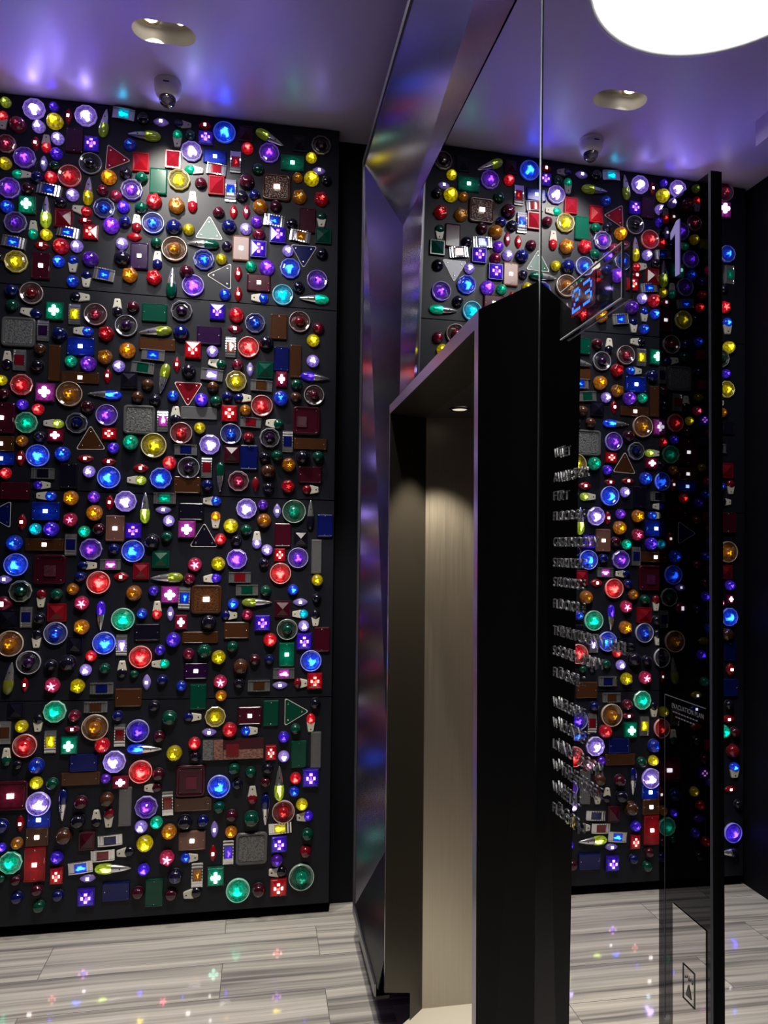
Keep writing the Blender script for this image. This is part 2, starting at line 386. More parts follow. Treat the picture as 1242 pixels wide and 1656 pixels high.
# ------------------------------------------------------------------ lift portal
pt = bpy.data.objects.new('lift_portal', None); COL.objects.link(pt); pt.location = (0, -1.33, 0)
thing(pt, 'dark metal lift doorway surround standing out from the mirror wall', 'doorway')
def ppart(name, bm, m, smooth=False, parent=None):
    o = put(name, to_mesh(bm, name, smooth), m, pt); o.matrix_parent_inverse = Matrix.Translation((0, 1.33, 0)); return o
FX = -.10; FYf, FYn = -.832, -1.822; FZ = 2.083; FB = .165
BYf, BYn = -.736, -1.868; BZ = 2.134
lw = .026; th = .034
IX = .062
def ring_quads(bm, A, B):
    for k in range(len(A)-1): quadp(bm, [A[k], A[k+1], B[k+1], B[k]])
def V(x, y, z): return Vector((x, y, z))
# outer flare: near side, top, far side
o1 = [V(FX, FYn, .02), V(FX, FYn, FZ), V(FX, FYf, FZ), V(FX, FYf, FB)]
o2 = [mp(BYn-.012, .02), mp(BYn, BZ), mp(BYf, BZ), mp(BYf, FB)]
bm = bmesh.new(); ring_quads(bm, o1, o2); ppart('outer_casing', bm, PORT)
# front lip
i1 = [V(FX, FYn+lw, .02), V(FX, FYn+lw, FZ-th), V(FX, FYf-lw*.6, FZ-th+.004), V(FX, FYf-lw*.6, FB)]
bm = bmesh.new(); ring_quads(bm, o1, i1)
ppart('front_lip', bm, PLIP)
# inner reveal, canted inwards
i2 = [V(IX, FYn+.17, .02), V(IX, FYn+.17, 2.072), V(IX, -.69, 2.072), V(IX, -.69, .0)]
bm = bmesh.new(); quadp(bm, [i1[0], i1[1], i2[1], i2[0]]); quadp(bm, [i1[1], i1[2], i2[2], i2[1]])
fl = i1[2]; mid = lambda t, z: V(FX+(IX-FX)*t, (FYf-lw*.6)+(-.69-(FYf-lw*.6))*t, z)
# far reveal with a notched foot
bm.faces.new([bm.verts.new(p) for p in (mid(0, FZ-th+.004), V(IX, -.69, 2.072), V(IX, -.69, 0), mid(.66, 0), mid(.66, .092), mid(0, .165))])
ppart('inner_reveal', bm, PORTI)
# steel door jamb and its head beyond the reveal
bm = bmesh.new(); quadp(bm, [V(IX, -.69, 0), V(.42, -.69, 0), V(.42, -.69, 2.09), V(IX, -.69, 2.072)]); ppart('steel_jamb', bm, STEEL)
bm = bmesh.new(); quadp(bm, [V(IX, -.69, 2.072), V(.42, -.69, 2.09), V(.42, FYn+.17, 2.09), V(IX, FYn+.17, 2.072)]); ppart('steel_head', bm, mat('dark_steel_head', (.10, .095, .11), .3, .9))
bm = bmesh.new(); quadp(bm, [V(IX, FYn+.17, 0), V(.42, FYn+.17, 0), V(.42, FYn+.17, 2.09), V(IX, FYn+.17, 2.072)]); ppart('steel_jamb', bm, STEEL)
bm = bmesh.new(); box(bm, .40, .42, FYn+.17, -.69, 0.0, 2.09); ppart('lift_door', bm, STEEL)
sx = V(.135, -.87, 2.074)
me = lathe([(.036, 0), (.036, -.004), (.027, -.004), (.024, .0)], 24, None, True, 'spot_trim'); o = put('spot_trim', me, mat('spot_trim_metal', (.05, .05, .05), .3, .8)); o.location = sx
thing(o, 'small round recessed spot in the underside of the lift portal', 'ceiling light')
o2_ = put('spot_diffuser', lathe([(.026, 0), (0, 0)], 20, None, False, 'spot_diffuser'), mat('warm_lamp', (1, .9, .75), .5, 0, .5, 0, (1, .86, .66), .75), o); o2_.location = (0, 0, -.0015)
# scratches and dents worn into the lower edge of the reveal are in the bronze material
sbox('trim_4', (-.036, .40, -3.0, -.655, -.002, .0012), mat('threshold_marble', (.66, .63, .56), .12))

# ------------------------------------------------------------------ black glass lift panel on the near mirror
pn_o = slab('lift_control_panel', [(-2.300, .55), (-2.300, 2.073), (-2.409, 2.067), (-2.409, .55)], .0, .0060, DMIR)
thing(pn_o, 'tall narrow black glass lift panel fixed on the near mirror', 'control panel')
pe = slab('edge_frame', [(-2.409, .55), (-2.409, 2.067), (-2.414, 2.067), (-2.414, .55)], .0, .0075, mat('dark_panel_edge', (.05, .06, .075), .35, .3), pn_o)
slab('floor_numeral', [(-2.3480, 1.963), (-2.3480, 2.037), (-2.3415, 2.037), (-2.3280, 2.026), (-2.3280, 2.017), (-2.3390, 2.022), (-2.3390, 1.963)], .0060, .0072, mat('glow_painted_numeral', (.30, .27, .50), .4, .1, .5, 0, (.30, .24, .62), .45), pn_o)['label'] = 'pale frosted numeral 1'  # numeral is no lamp; its faint glow stands in for purple ambient light
slab('lower_mirror_plate', [(-2.333, .56), (-2.333, 1.153), (-2.4, 1.153), (-2.4, .56)], .0060, .0072, mat('plate_mirror', (.62, .61, .63), .0, 1.), pn_o)['label'] = 'clear mirror plate with an etched pictogram'
slab('plan_edge', [(-2.3135, 1.0), (-2.3135, 1.412), (-2.4, 1.412), (-2.4, 1.411), (-2.3142, 1.411), (-2.3142, 1.0)], .0060, .0064, mat('faint_line', (.10, .10, .12), .5), pn_o)
PK = mat('etched_black', (.02, .02, .02), .6)
def frame_outline(y0, y1, z0, z1, t, nm):
    bm = bmesh.new()
    for (a, b, c, d) in ((y0, y1, z1-t, z1), (y0, y1, z0, z0+t), (y0, y0-t, z0+t, z1-t), (y1+t, y1, z0+t, z1-t)):
        quadp(bm, [mp(a, c, .0078), mp(b, c, .0078), mp(b, d, .0078), mp(a, d, .0078)])
    return put(nm, to_mesh(bm, nm), PK, pn_o)
frame_outline(-2.3545, -2.3790, 1.050, 1.092, .0016, 'pictogram_border')
bm = bmesh.new()
quadp(bm, [mp(-2.361, 1.057, .0078), mp(-2.3725, 1.057, .0078), mp(-2.3675, 1.072, .0078), mp(-2.366, 1.072, .0078)])
for k in range(5):
    y = -2.3585-.0036*k; quadp(bm, [mp(y, 1.076+.002*(k % 2), .0078), mp(y-.002, 1.076+.002*(k % 2), .0078), mp(y-.0012, 1.083+.001*(k % 3), .0078)])
put('pictogram', to_mesh(bm, 'pictogram'), mat('etched_grey', (.10, .10, .10), .6), pn_o)
# ---- lettering
def text_mesh(body, size, extrude, name, spacing=1.0, off_=0.):
    cu = bpy.data.curves.new(name, 'FONT'); cu.body = body; cu.size = size; cu.extrude = extrude; cu.space_character = spacing
    cu.resolution_u = 3; cu.offset = off_
    ob = bpy.data.objects.new(name, cu); COL.objects.link(ob)
    dg = bpy.context.evaluated_depsgraph_get(); me = bpy.data.meshes.new_from_object(ob.evaluated_get(dg)); me.name = name
    bpy.data.objects.remove(ob); bpy.data.curves.remove(cu); me.materials.clear(); return me
def place_on_mirror(o, Y, z, off):
    P = mp(Y, z, off); x = Vector((0, -1, 0)); x = (x-N*x.dot(N)).normalized(); n = -N; y = n.cross(x)
    M = Matrix.Identity(4)
    for i in range(3): M[i][0] = x[i]; M[i][1] = y[i]; M[i][2] = n[i]; M[i][3] = P[i]
    return M
ACR = clearplastic('clear_acrylic_letters', (.13, .13, .155), .60, .34)
TX = [('WET', -1.957, 1.769), ('AWAY SPA', -1.955, 1.724), ('FIT', -1.953, 1.690), ('FLOOR 6', -1.954, 1.653),
      ('GREAT ROOM', -1.956, 1.606), ('STRATEGY', -1.956, 1.569), ('STUDIOS', -1.957, 1.534), ('FLOOR 8', -1.957, 1.495),
      ('THE KITCHEN TABLE', -1.958, 1.447), ('SOCIAL ROOM', -1.958, 1.411), ('FLOOR 2', -1.959, 1.373),
      ('WELCOME', -1.960, 1.320), ('W LOUNGE', -1.960, 1.284), ('LIVING ROOM', -1.960, 1.246), ('W THE STORE', -1.961, 1.210), ('WHEELS', -1.961, 1.172), ('FLOOR 1', -1.961, 1.135)]
for s, y, z in TX:
    me = text_mesh(s, .0245, .0014, 'mirror_lettering', 1.0, -.0003)
    # stretch the line to the measured pitch
    wd = max(v.co.x for v in me.vertices)
    tgt = .0150*len(s)
    for v in me.vertices: v.co.x *= tgt/wd
    o = put('mirror_lettering', me, ACR); o.matrix_world = place_on_mirror(o, y, z, .0052)
    thing(o, f'raised clear letters reading {s} on the mirror', 'lettering', 'directory lines on the mirror')
for s, sz, y, z, w_ in (('EVACUATION PLAN', .0085, -2.330, 1.398, .066),):
    me = text_mesh(s, sz, .0001, 'panel_text'); wd = max(v.co.x for v in me.vertices)
    for v in me.vertices: v.co.x *= w_/wd
    o = put('panel_text', me, mat('faint_print', (.16, .16, .19), .5), pn_o); o.matrix_world = place_on_mirror(o, y, z, .0066)

bm = bmesh.new()
for y0, y1, z in ((-2.332, -2.380, 1.3925), (-2.338, -2.376, 1.3870)):      # two unreadable small print lines
    y = y0
    while y > y1:
        quadp(bm, [mp(y, z, .0066), mp(y-.0045, z, .0066), mp(y-.0045, z+.0016, .0066), mp(y, z+.0016, .0066)]); y -= .006
put('small_print', to_mesh(bm, 'small_print'), mat('faint_print', (.16, .16, .19), .5), pn_o)

# ------------------------------------------------------------------ floor indicator: clear plate with a blue digit display
ip = slab('floor_indicator', [(-1.985, 1.981), (-1.985, 2.067), (-2.202, 2.067), (-2.202, 1.983)], .005, .009, clearplastic('indicator_glass', (.05, .05, .06), .08, .03))
thing(ip, 'clear glass floor indicator plate with blue dotted digits on the mirror', 'display')
for nm, a in (('near_edge', [(-2.202, 1.981), (-2.202, 2.067), (-2.2036, 2.067), (-2.2036, 1.981)]), ('lower_edge', [(-1.985, 1.9794), (-1.985, 1.981), (-2.2036, 1.983), (-2.2036, 1.9814)]), ('upper_edge', [(-1.985, 2.067), (-1.985, 2.0686), (-2.2036, 2.0686), (-2.2036, 2.067)])):
    slab(nm, a, .005, .009, mat('indicator_glass_edge', (.50, .50, .56), .25, 0, .8), ip)
slab('display_window', [(-2.044, 2.000), (-2.044, 2.052), (-2.131, 2.052), (-2.131, 2.000)], .0125, .0150, clearplastic('red_filter', (.05, .002, .010), .80, .08), ip)['label'] = 'dark red display window'
DIG = {'2': ['01110', '10001', '00001', '00110', '01000', '10000', '11111'], '3': ['11110', '00001', '00001', '01110', '00001', '00001', '11110']}
bm = bmesh.new()
for di, (ch, y0) in enumerate((('2', -2.0505), ('3', -2.0920))):
    for r_, row in enumerate(DIG[ch]):
        for c_, b in enumerate(row):
            if b == '1':
                y = y0-.0062*c_; z = 2.0440-.0059*r_; q = .0025
                quadp(bm, [mp(y+q, z-q, .0154), mp(y-q, z-q, .0154), mp(y-q, z+q, .0154), mp(y+q, z+q, .0154)])
put('digits', to_mesh(bm, 'digits'), mat('blue_digit_led', (.02, .2, 1), .5, 0, .5, 0, (.02, .17, 1.0), 1.25), ip)

# ------------------------------------------------------------------ ceiling fittings
rl = put('round_ceiling_light', lathe([(.436, .02), (.436, -.035), (.418, -.035), (.418, -.02)], 72, None, True, 'round_ceiling_light'), mat('light_trim_white', (.8, .8, .8), .4))
rl.location = (-.867, -1.247, CEIL); thing(rl, 'large round white glowing ceiling light, seen in the mirror', 'ceiling light')
put('diffuser', lathe([(.418, -.022), (.2, -.024), (0, -.024)], 72, None, False, 'diffuser'), mat('disc_diffuser', (1, 1, 1), .5, 0, .5, 0, (1., .985, .955), DISC_POWER), rl)
tw = bpy.data.objects.new('twin_downlight', None); COL.objects.link(tw); tw.location = (RC.x, RC.y, CEIL)
thing(tw, 'recessed oblong twin downlight in the ceiling in front of the lamp wall', 'ceiling light')
bm = bmesh.new()
rings = []
for hl, hw, z in ((.116, .060, 0.), (.114, .058, .03), (.108, .052, .055), (.095, .042, .065)):
    rings.append([bm.verts.new((x-RC.x, y-RC.y, z)) for x, y in stad(hl, hw)])
for a, b in zip(rings, rings[1:]):
    for i in range(len(a)):
        j = (i+1) % len(a); bm.faces.new((a[i], a[j], b[j], b[i]))
bm.faces.new(rings[-1])
put('recess', to_mesh(bm, 'recess', True), mat('downlight_recess', (.42, .385, .34), .5), tw)
for k, (dx, dy, rr, e) in enumerate(((-.050, .004, .023, 14.), (.058, .006, .015, 8.))):
    ci = put('lamp_ring', lathe([(rr*1.5, .0), (rr*1.5, -.006), (rr*1.1, -.008), (rr, .0)], 24, None, True, 'lamp_ring'), mat('brass_lamp_ring', (.6, .5, .28), .25, .9), tw); ci.location = (dx, dy, .058)
    b = put('bulb', lathe([(rr, 0), (rr*.8, -.006), (0, -.008)], 20, None, True, 'bulb'), mat(f'bulb_{k}', (1, 1, 1), .5, 0, .5, 0, (1, .93, .78), e), ci); b.location = (0, 0, -.002)
rd = put('added_fill_downlight', lathe([(.050, 0), (.050, -.004), (.040, -.004), (.036, -.001)], 28, None, True, 'added_fill_downlight'), mat('fill_downlight_trim', (.7, .7, .7), .4))  # fixture added out of view to house the floor fill spot
rd.location = (-.45, -1.55, CEIL); thing(rd, 'small round downlight added out of view to brighten the floor', 'ceiling light')
rb = put('bulb', lathe([(.038, -.002), (0, -.002)], 24, None, False, 'bulb'), MATS.get('fill_downlight_bulb') or mat('fill_downlight_bulb', (1, 1, 1), .5, 0, .5, 0, (1, .93, .8), 6.), rd)
dc = put('dome_camera', lathe([(.055, .0), (.056, -.012), (.052, -.016), (.0545, -.018), (.053, -.035), (.046, -.055), (.036, -.066), (.0, -.066)], 40, None, True, 'dome_camera'), WHITE)
dc.location = (-.936, -.200, CEIL); thing(dc, 'white dome security camera on the ceiling above the lamp wall', 'security camera')
put('dome', lathe([(.034, -.064), (.034, -.072), (.030, -.088), (.018, -.099), (0, -.103)], 32, None, True, 'dome'), mat('smoked_dome', (.015, .012, .02), .05, 0, .7, .5), dc)
bm = bmesh.new(); box(bm, -.012, .012, -.0560, -.0535, -.030, -.025); put('badge', to_mesh(bm, 'badge'), mat('blue_badge', (.03, .03, .12), .4), dc)

# ------------------------------------------------------------------ lamps of the wall: unit shapes (radius 1), one per kind
MESH = {}
def sq_pts(s=1.): return [(-s, -s), (s, -s), (s, s), (-s, s)]
def boxmesh(name, boxes, bev=0.):
    bm = bmesh.new()
    for b in boxes: box(bm, *b, bev)
    return to_mesh(bm, name)
def star(th, r): return 1+(.13*cos(5*th+.4) if r < .95 else .02*cos(5*th+.4))
def flute(th, r): return 1+(.025*cos(14*th) if .2 < r < .96 else 0)
def ybody(name, prof, n=16, zs=.8, sm=True):
    """revolved round the y axis: prof [(y, r)]"""
    bm = bmesh.new(); rings = []
    for y, r in prof:
        if r < 1e-5: rings.append([bm.verts.new((0, y, .35))]); continue
        rings.append([bm.verts.new((r*cos(2*pi*i/n), y, .35+r*zs*sin(2*pi*i/n)*(.45 if sin(2*pi*i/n) < 0 else 1))) for i in range(n)])
    for a, b in zip(rings, rings[1:]):
        for i in range(n):
            j = (i+1) % n
            if len(b) == 1: bm.faces.new((a[i], a[j], b[0]))
            elif len(a) == 1: bm.faces.new((a[0], b[j], b[i]))
            else: bm.faces.new((a[i], a[j], b[j], b[i]))
    return to_mesh(bm, name, sm)
def build_meshes():
    m = MESH
    m['base'] = lathe([(1.0, 0), (1.0, .10), (.93, .14), (.0, .14)], 24, None, True, 'housing')
    m['dome'] = lathe([(.95, .08), (.96, .22), (.90, .48), (.76, .74), (.54, .92), (.28, 1.0), (0, 1.03)], 28, flute, True, 'lens')
    m['domesm'] = lathe([(.95, .08), (.96, .22), (.90, .48), (.76, .74), (.54, .92), (.28, 1.0), (0, 1.03)], 24, None, True, 'lens')
    m['star'] = lathe([(.96, .08), (.97, .25), (.88, .42), (.80, .80), (.55, .98), (.25, .84), (0, .80)], 40, star, True, 'lens')
    m['oval'] = lathe([(.97, .02), (.95, .30), (.78, .66), (.45, .90), (0, .98)], 24, lambda th, r: 1-.10*abs(sin(2*th))**1.5, True, 'lens')
    m['ovalbase'] = lathe([(1., 0), (1., .08), (.9, .12), (0, .12)], 24, lambda th, r: 1-.10*abs(sin(2*th))**1.5, True, 'housing')
    m['ledbar'] = boxmesh('led', [(-.17, .17, -.30, .30, .93, 1.02)])
    m['ledwide'] = boxmesh('led', [(-.14, .14, -.12, .12, .55, .75)])
    # large round lamps
    m['rbase'] = lathe([(1., 0), (1., .12), (.5, .14), (0, .14)], 36, None, True, 'housing')
    m['rrim'] = lathe([(1.0, .10), (1.01, .34), (.985, .42), (.945, .40), (.935, .30)], 48, None, True, 'rim')
    m['rbowl'] = lathe([(.94, .34), (.78, .27), (.76, .33), (.62, .22), (.60, .28), (.44, .16), (.40, .15)], 40, None, False, 'bowl')
    m['rcore'] = lathe([(.46, .14), (.45, .45), (.40, .62), (.28, .78), (.12, .84), (0, .86)], 24, lambda th, r: 1+.05*cos(8*th), True, 'core')
    m['fbase'] = lathe([(1., 0), (1., .12), (.5, .14), (0, .14)], 10, None, False, 'housing')
    m['frim'] = lathe([(1.0, .10), (1.0, .36), (.95, .42), (.92, .33)], 10, None, False, 'rim')
    m['fbowl'] = lathe([(.925, .33), (.80, .42), (.74, .25), (.58, .30), (.48, .15), (.42, .15)], 20, lambda th, r: 1+.03*cos(10*th), False, 'bowl')
    m['fcore'] = lathe([(.48, .14), (.46, .42), (.38, .62), (.22, .80), (0, .86)], 12, lambda th, r: 1+.05*cos(6*th), False, 'core')
    # square led lamp
    m['kbase'] = boxmesh('housing', [(-1, 1, -1, 1, 0, .45)], .05)
    bm = bmesh.new(); v = [bm.verts.new((x*.90, y*.90, .45)) for x, y in sq_pts()]; u = [bm.verts.new((x*.84, y*.84, .62)) for x, y in sq_pts()]; t = bm.verts.new((0, 0, .86))
    for k in range(4):
        j = (k+1) % 4; bm.faces.new((v[k], v[j], u[j], u[k])); bm.faces.new((u[k], u[j], t))
    m['klens'] = to_mesh(bm, 'lens')
    bx = []
    for cx, cy, hor in ((0, .42, 0), (0, -.42, 0), (.42, 0, 1), (-.42, 0, 1)):
        for d in (-.13, 0, .13):
            z0 = .68
            if hor: bx.append((cx-.13, cx+.13, d-.035, d+.035, z0, z0+.12))
            else: bx.append((d-.035, d+.035, cy-.13, cy+.13, z0, z0+.12))
    m['pips'] = boxmesh('led_cluster', bx)
    bm = bmesh.new()
    for a in range(4):
        ca, sa = cos(a*pi/2), sin(a*pi/2)
        pts = [(0, .04), (-.22, .30), (-.20, .52), (0, .60), (.20, .52), (.22, .30)]
        lo = [bm.verts.new((x*ca-y*sa, x*sa+y*ca, .66)) for x, y in pts]; hi = [bm.verts.new((x*ca-y*sa, x*sa+y*ca, .90)) for x, y in pts]
        bm.faces.new(hi)
        for k in range(6): bm.faces.new((lo[k], lo[(k+1) % 6], hi[(k+1) % 6], hi[k]))
    m['clover'] = to_mesh(bm, 'led_cluster')
    # pyramid reflector
    m['pbase'] = outline_prism(sq_pts(), [(1., 0), (1., .40), (.96, .46), (.82, .46), (.82, .34)], 'bezel')
    bm = bmesh.new(); v = [bm.verts.new((x*.80, y*.80, .30)) for x, y in sq_pts()]; u = [bm.verts.new((x*.78, y*.78, .46)) for x, y in sq_pts()]; t = bm.verts.new((0, 0, 1.0))
    for k in range(4):
        j = (k+1) % 4; bm.faces.new((v[k], v[j], u[j], u[k])); bm.faces.new((u[k], u[j], t))
    m['ppyr'] = to_mesh(bm, 'lens')
    # triangle
    tri = [(cos(a)*1.0, sin(a)*1.0) for a in (radians(90), radians(210), radians(330))]
    def rtri(s):
        pts = []
        for k in range(3):
            cx, cy = tri[k][0]*(s-.10), tri[k][1]*(s-.10); a0 = 90+120*k
            for q in range(-2, 3): a = radians(a0+q*28); pts.append((cx+.10*cos(a), cy+.10*sin(a)))
        return pts
    T1, T2 = rtri(1.), rtri(.93)
    bm = bmesh.new(); A = [bm.verts.new((x, y, 0)) for x, y in T1]; B = [bm.verts.new((x, y, .5)) for x, y in T1]; Cc = [bm.verts.new((x, y, .5)) for x, y in T2]
    n = len(A)
    for k in range(n):
        j = (k+1) % n; bm.faces.new((A[k], A[j], B[j], B[k])); bm.faces.new((B[k], B[j], Cc[j], Cc[k]))
    m['tbase'] = to_mesh(bm, 'edge')
    m['tlens'] = outline_prism(T2, [(1., .02), (1., .48)], 'lens')
    m['stud'] = lathe([(.06, 0), (.06, .12), (.03, .18), (0, .2)], 10, None, True, 'stud')
    # rectangular plate (per aspect) is built on demand
    # chrome bracket lamp, length along x
    arch = lambda x: .55+.35*(1-x*x)
    bm = bmesh.new()
    xs = [-1+.125*i for i in range(17)]
    def strip(y0, y1, dz, x0=-1, x1=1, zb=.05):
        pr = None
        for x in xs:
            if x < x0-1e-6 or x > x1+1e-6: continue
            z = arch(x)+dz+.05*cos(x*24)
            r_ = [bm.verts.new((x, y0, zb)), bm.verts.new((x, y0, z)), bm.verts.new((x, y1, z)), bm.verts.new((x, y1, zb))]
            if pr:
                for k in range(4): bm.faces.new((pr[k], pr[(k+1) % 4], r_[(k+1) % 4], r_[k]))
            else: bm.faces.new(r_)
            pr = r_
        bm.faces.new(pr[::-1])
    strip(.80, 1.0, .08); strip(-1.0, -.80, .08); strip(-.8, .8, -.12, -1, -.5); strip(-.8, .8, -.12, .5, 1)
    m['cbase'] = to_mesh(bm, 'bracket')
    bm = bmesh.new(); pr = None
    for i in range(9):
        x = -.48+.12*i; z = arch(x)-.04
        r_ = [bm.verts.new((x, -.76, .1)), bm.verts.new((x, -.7, z)), bm.verts.new((x, .7, z)), bm.verts.new((x, .76, .1))]
        if pr:
            for k in range(4): bm.faces.new((pr[k], pr[(k+1) % 4], r_[(k+1) % 4], r_[k]))
        else: bm.faces.new(r_)
        pr = r_
    bm.faces.new(pr[::-1]); m['clens'] = to_mesh(bm, 'lens', False)
    m['screw'] = lathe([(.13, 0), (.13, .06), (.05, .08), (0, .06)], 10, None, True, 'screw')
    # teardrop courtesy lamp, lens end towards +y
    L1 = [(-.46, -1.), (.46, -1.), (.60, -.9), (.92, .10), (.55, -.02), (0, -.10), (-.55, -.02), (-.92, .10), (-.60, -.9)]
    m['lbody'] = outline_prism(L1, [(1., 0), (1., .42), (.90, .55)], 'cover')
    m['llens'] = lathe([(.98, .0), (.96, .30), (.82, .60), (.55, .82), (.25, .92), (0, .95)], 22, lambda th, r: 1+.0*th, True, 'lens')
    m['lbase'] = lathe([(1.02, 0), (1.02, .10), (0, .10)], 22, None, True, 'housing')
    m['jbody'] = ybody('cover', [(-1., 0), (-.97, .10), (-.8, .30), (-.5, .55), (-.1, .74), (.15, .82), (.24, .80), (.26, .86), (.38, .86), (.40, .5)])
    m['jlens'] = ybody('lens', [(-.30, .84), (-.1, .95), (.12, .96), (.36, .86), (.52, .60), (.60, .25), (.62, 0)])
    m['jscrew'] = lathe([(.16, 0), (.16, .03), (0, .04)], 8, None, True, 'screw')
build_meshes()
def plate_mesh(w, h, kind):
    """rounded rectangular plate in real proportions, cached by rounded aspect"""
    a = round(w/h, 1) if w >= h else round(h/w, 1); key = (kind, a, w >= h)
    if key in MESH: return MESH[key]
    X, Y = (1., 1./a) if w >= h else (1./a, 1.)
    sx, sy = 1/X, 1/Y
    def unit(pts): return [(x*sx, y*sy) for x, y in pts]
    s = min(X, Y)
    if kind == 'Q':
        me = outline_prism(unit(rrect(X, Y, .14*s)), [(1., 0), (1., .55), (.97, .85), (.90, 1.), (.86, .90)], 'body')
    elif kind == 'Gf':
        bm = bmesh.new(); o = unit(rrect(X, Y, .26*s)); prev = None
        for sc, z in ((1., 0), (1., .7), (.96, .95), (.88, 1.), (.84, .62), (.80, .58)):
            ring = [bm.verts.new((x*sc, y*sc, z)) for x, y in o]
            if prev:
                for i in range(len(o)): j = (i+1) % len(o); bm.faces.new((prev[i], prev[j], ring[j], ring[i]))
            prev = ring
        me = to_mesh(bm, 'frame', True)
    else:
        me = outline_prism(unit(rrect(X*.82, Y*.82, .16*s)), [(1., .1), (1., .60), (.95, .70)], 'lens')
    MESH[key] = me; return me

SZW = {'D': 1, 'O': 1}
KIND = {'D': ('domed_marker_lamp', 'dome lamp'), 'B': ('starburst_lamp', 'starburst lamp'), 'O': ('oval_marker_lamp', 'oval lamp'), 'R': ('round_bowl_lamp', 'round bowl lamp'),
        'F': ('faceted_bowl_lamp', 'faceted lamp'), 'K': ('square_led_lamp', 'square lamp'), 'P': ('pyramid_reflector', 'pyramid reflector'), 'T': ('triangular_reflector', 'triangle reflector'),
        'Q': ('rectangular_reflector', 'rectangular lamp'), 'G': ('framed_square_lamp', 'framed lamp'), 'C': ('chrome_bracket_lamp', 'chrome-bracket lamp'),
        'L': ('teardrop_courtesy_lamp', 'cream-tailed lamp'), 'J': ('chrome_bullet_lamp', 'chrome bullet lamp'), 'M': ('combination_tail_lamp', 'combination tail lamp')}
CN = {'w': 'lavender-white', 'b': 'blue', 'i': 'indigo', 'p': 'purple', 'c': 'turquoise', 'g': 'green', 'y': 'yellow', 'a': 'amber', 'r': 'red', 'k': 'pink-red', 'v': 'magenta', 'm': 'maroon', 'l': 'lime', 's': 'salmon', 'd': 'near-black', 'n': 'clear'}
CAT = {'P': 'reflector', 'T': 'reflector'}
DEPTH = {'D': .56, 'B': .50, 'O': .34, 'R': .40, 'F': .42, 'K': .42, 'P': .36, 'T': .05, 'Q': .16, 'G': .12, 'C': .30, 'L': .42, 'J': .5}
def basis(x, z, rot, sx, sy, sz, y=0.):
    a = radians(rot); c, s = cos(a), sin(a)
    M = Matrix(((c*sx, -s*sy, 0, x), (0, 0, -sz, y), (s*sx, c*sy, 0, z), (0, 0, 0, 1)))
    return M
def child(name, me, m, root, loc=None):
    o = put(name, me, m, root)
    if loc: o.location = loc
    return o
BULB = {2: .10, 3: .22}
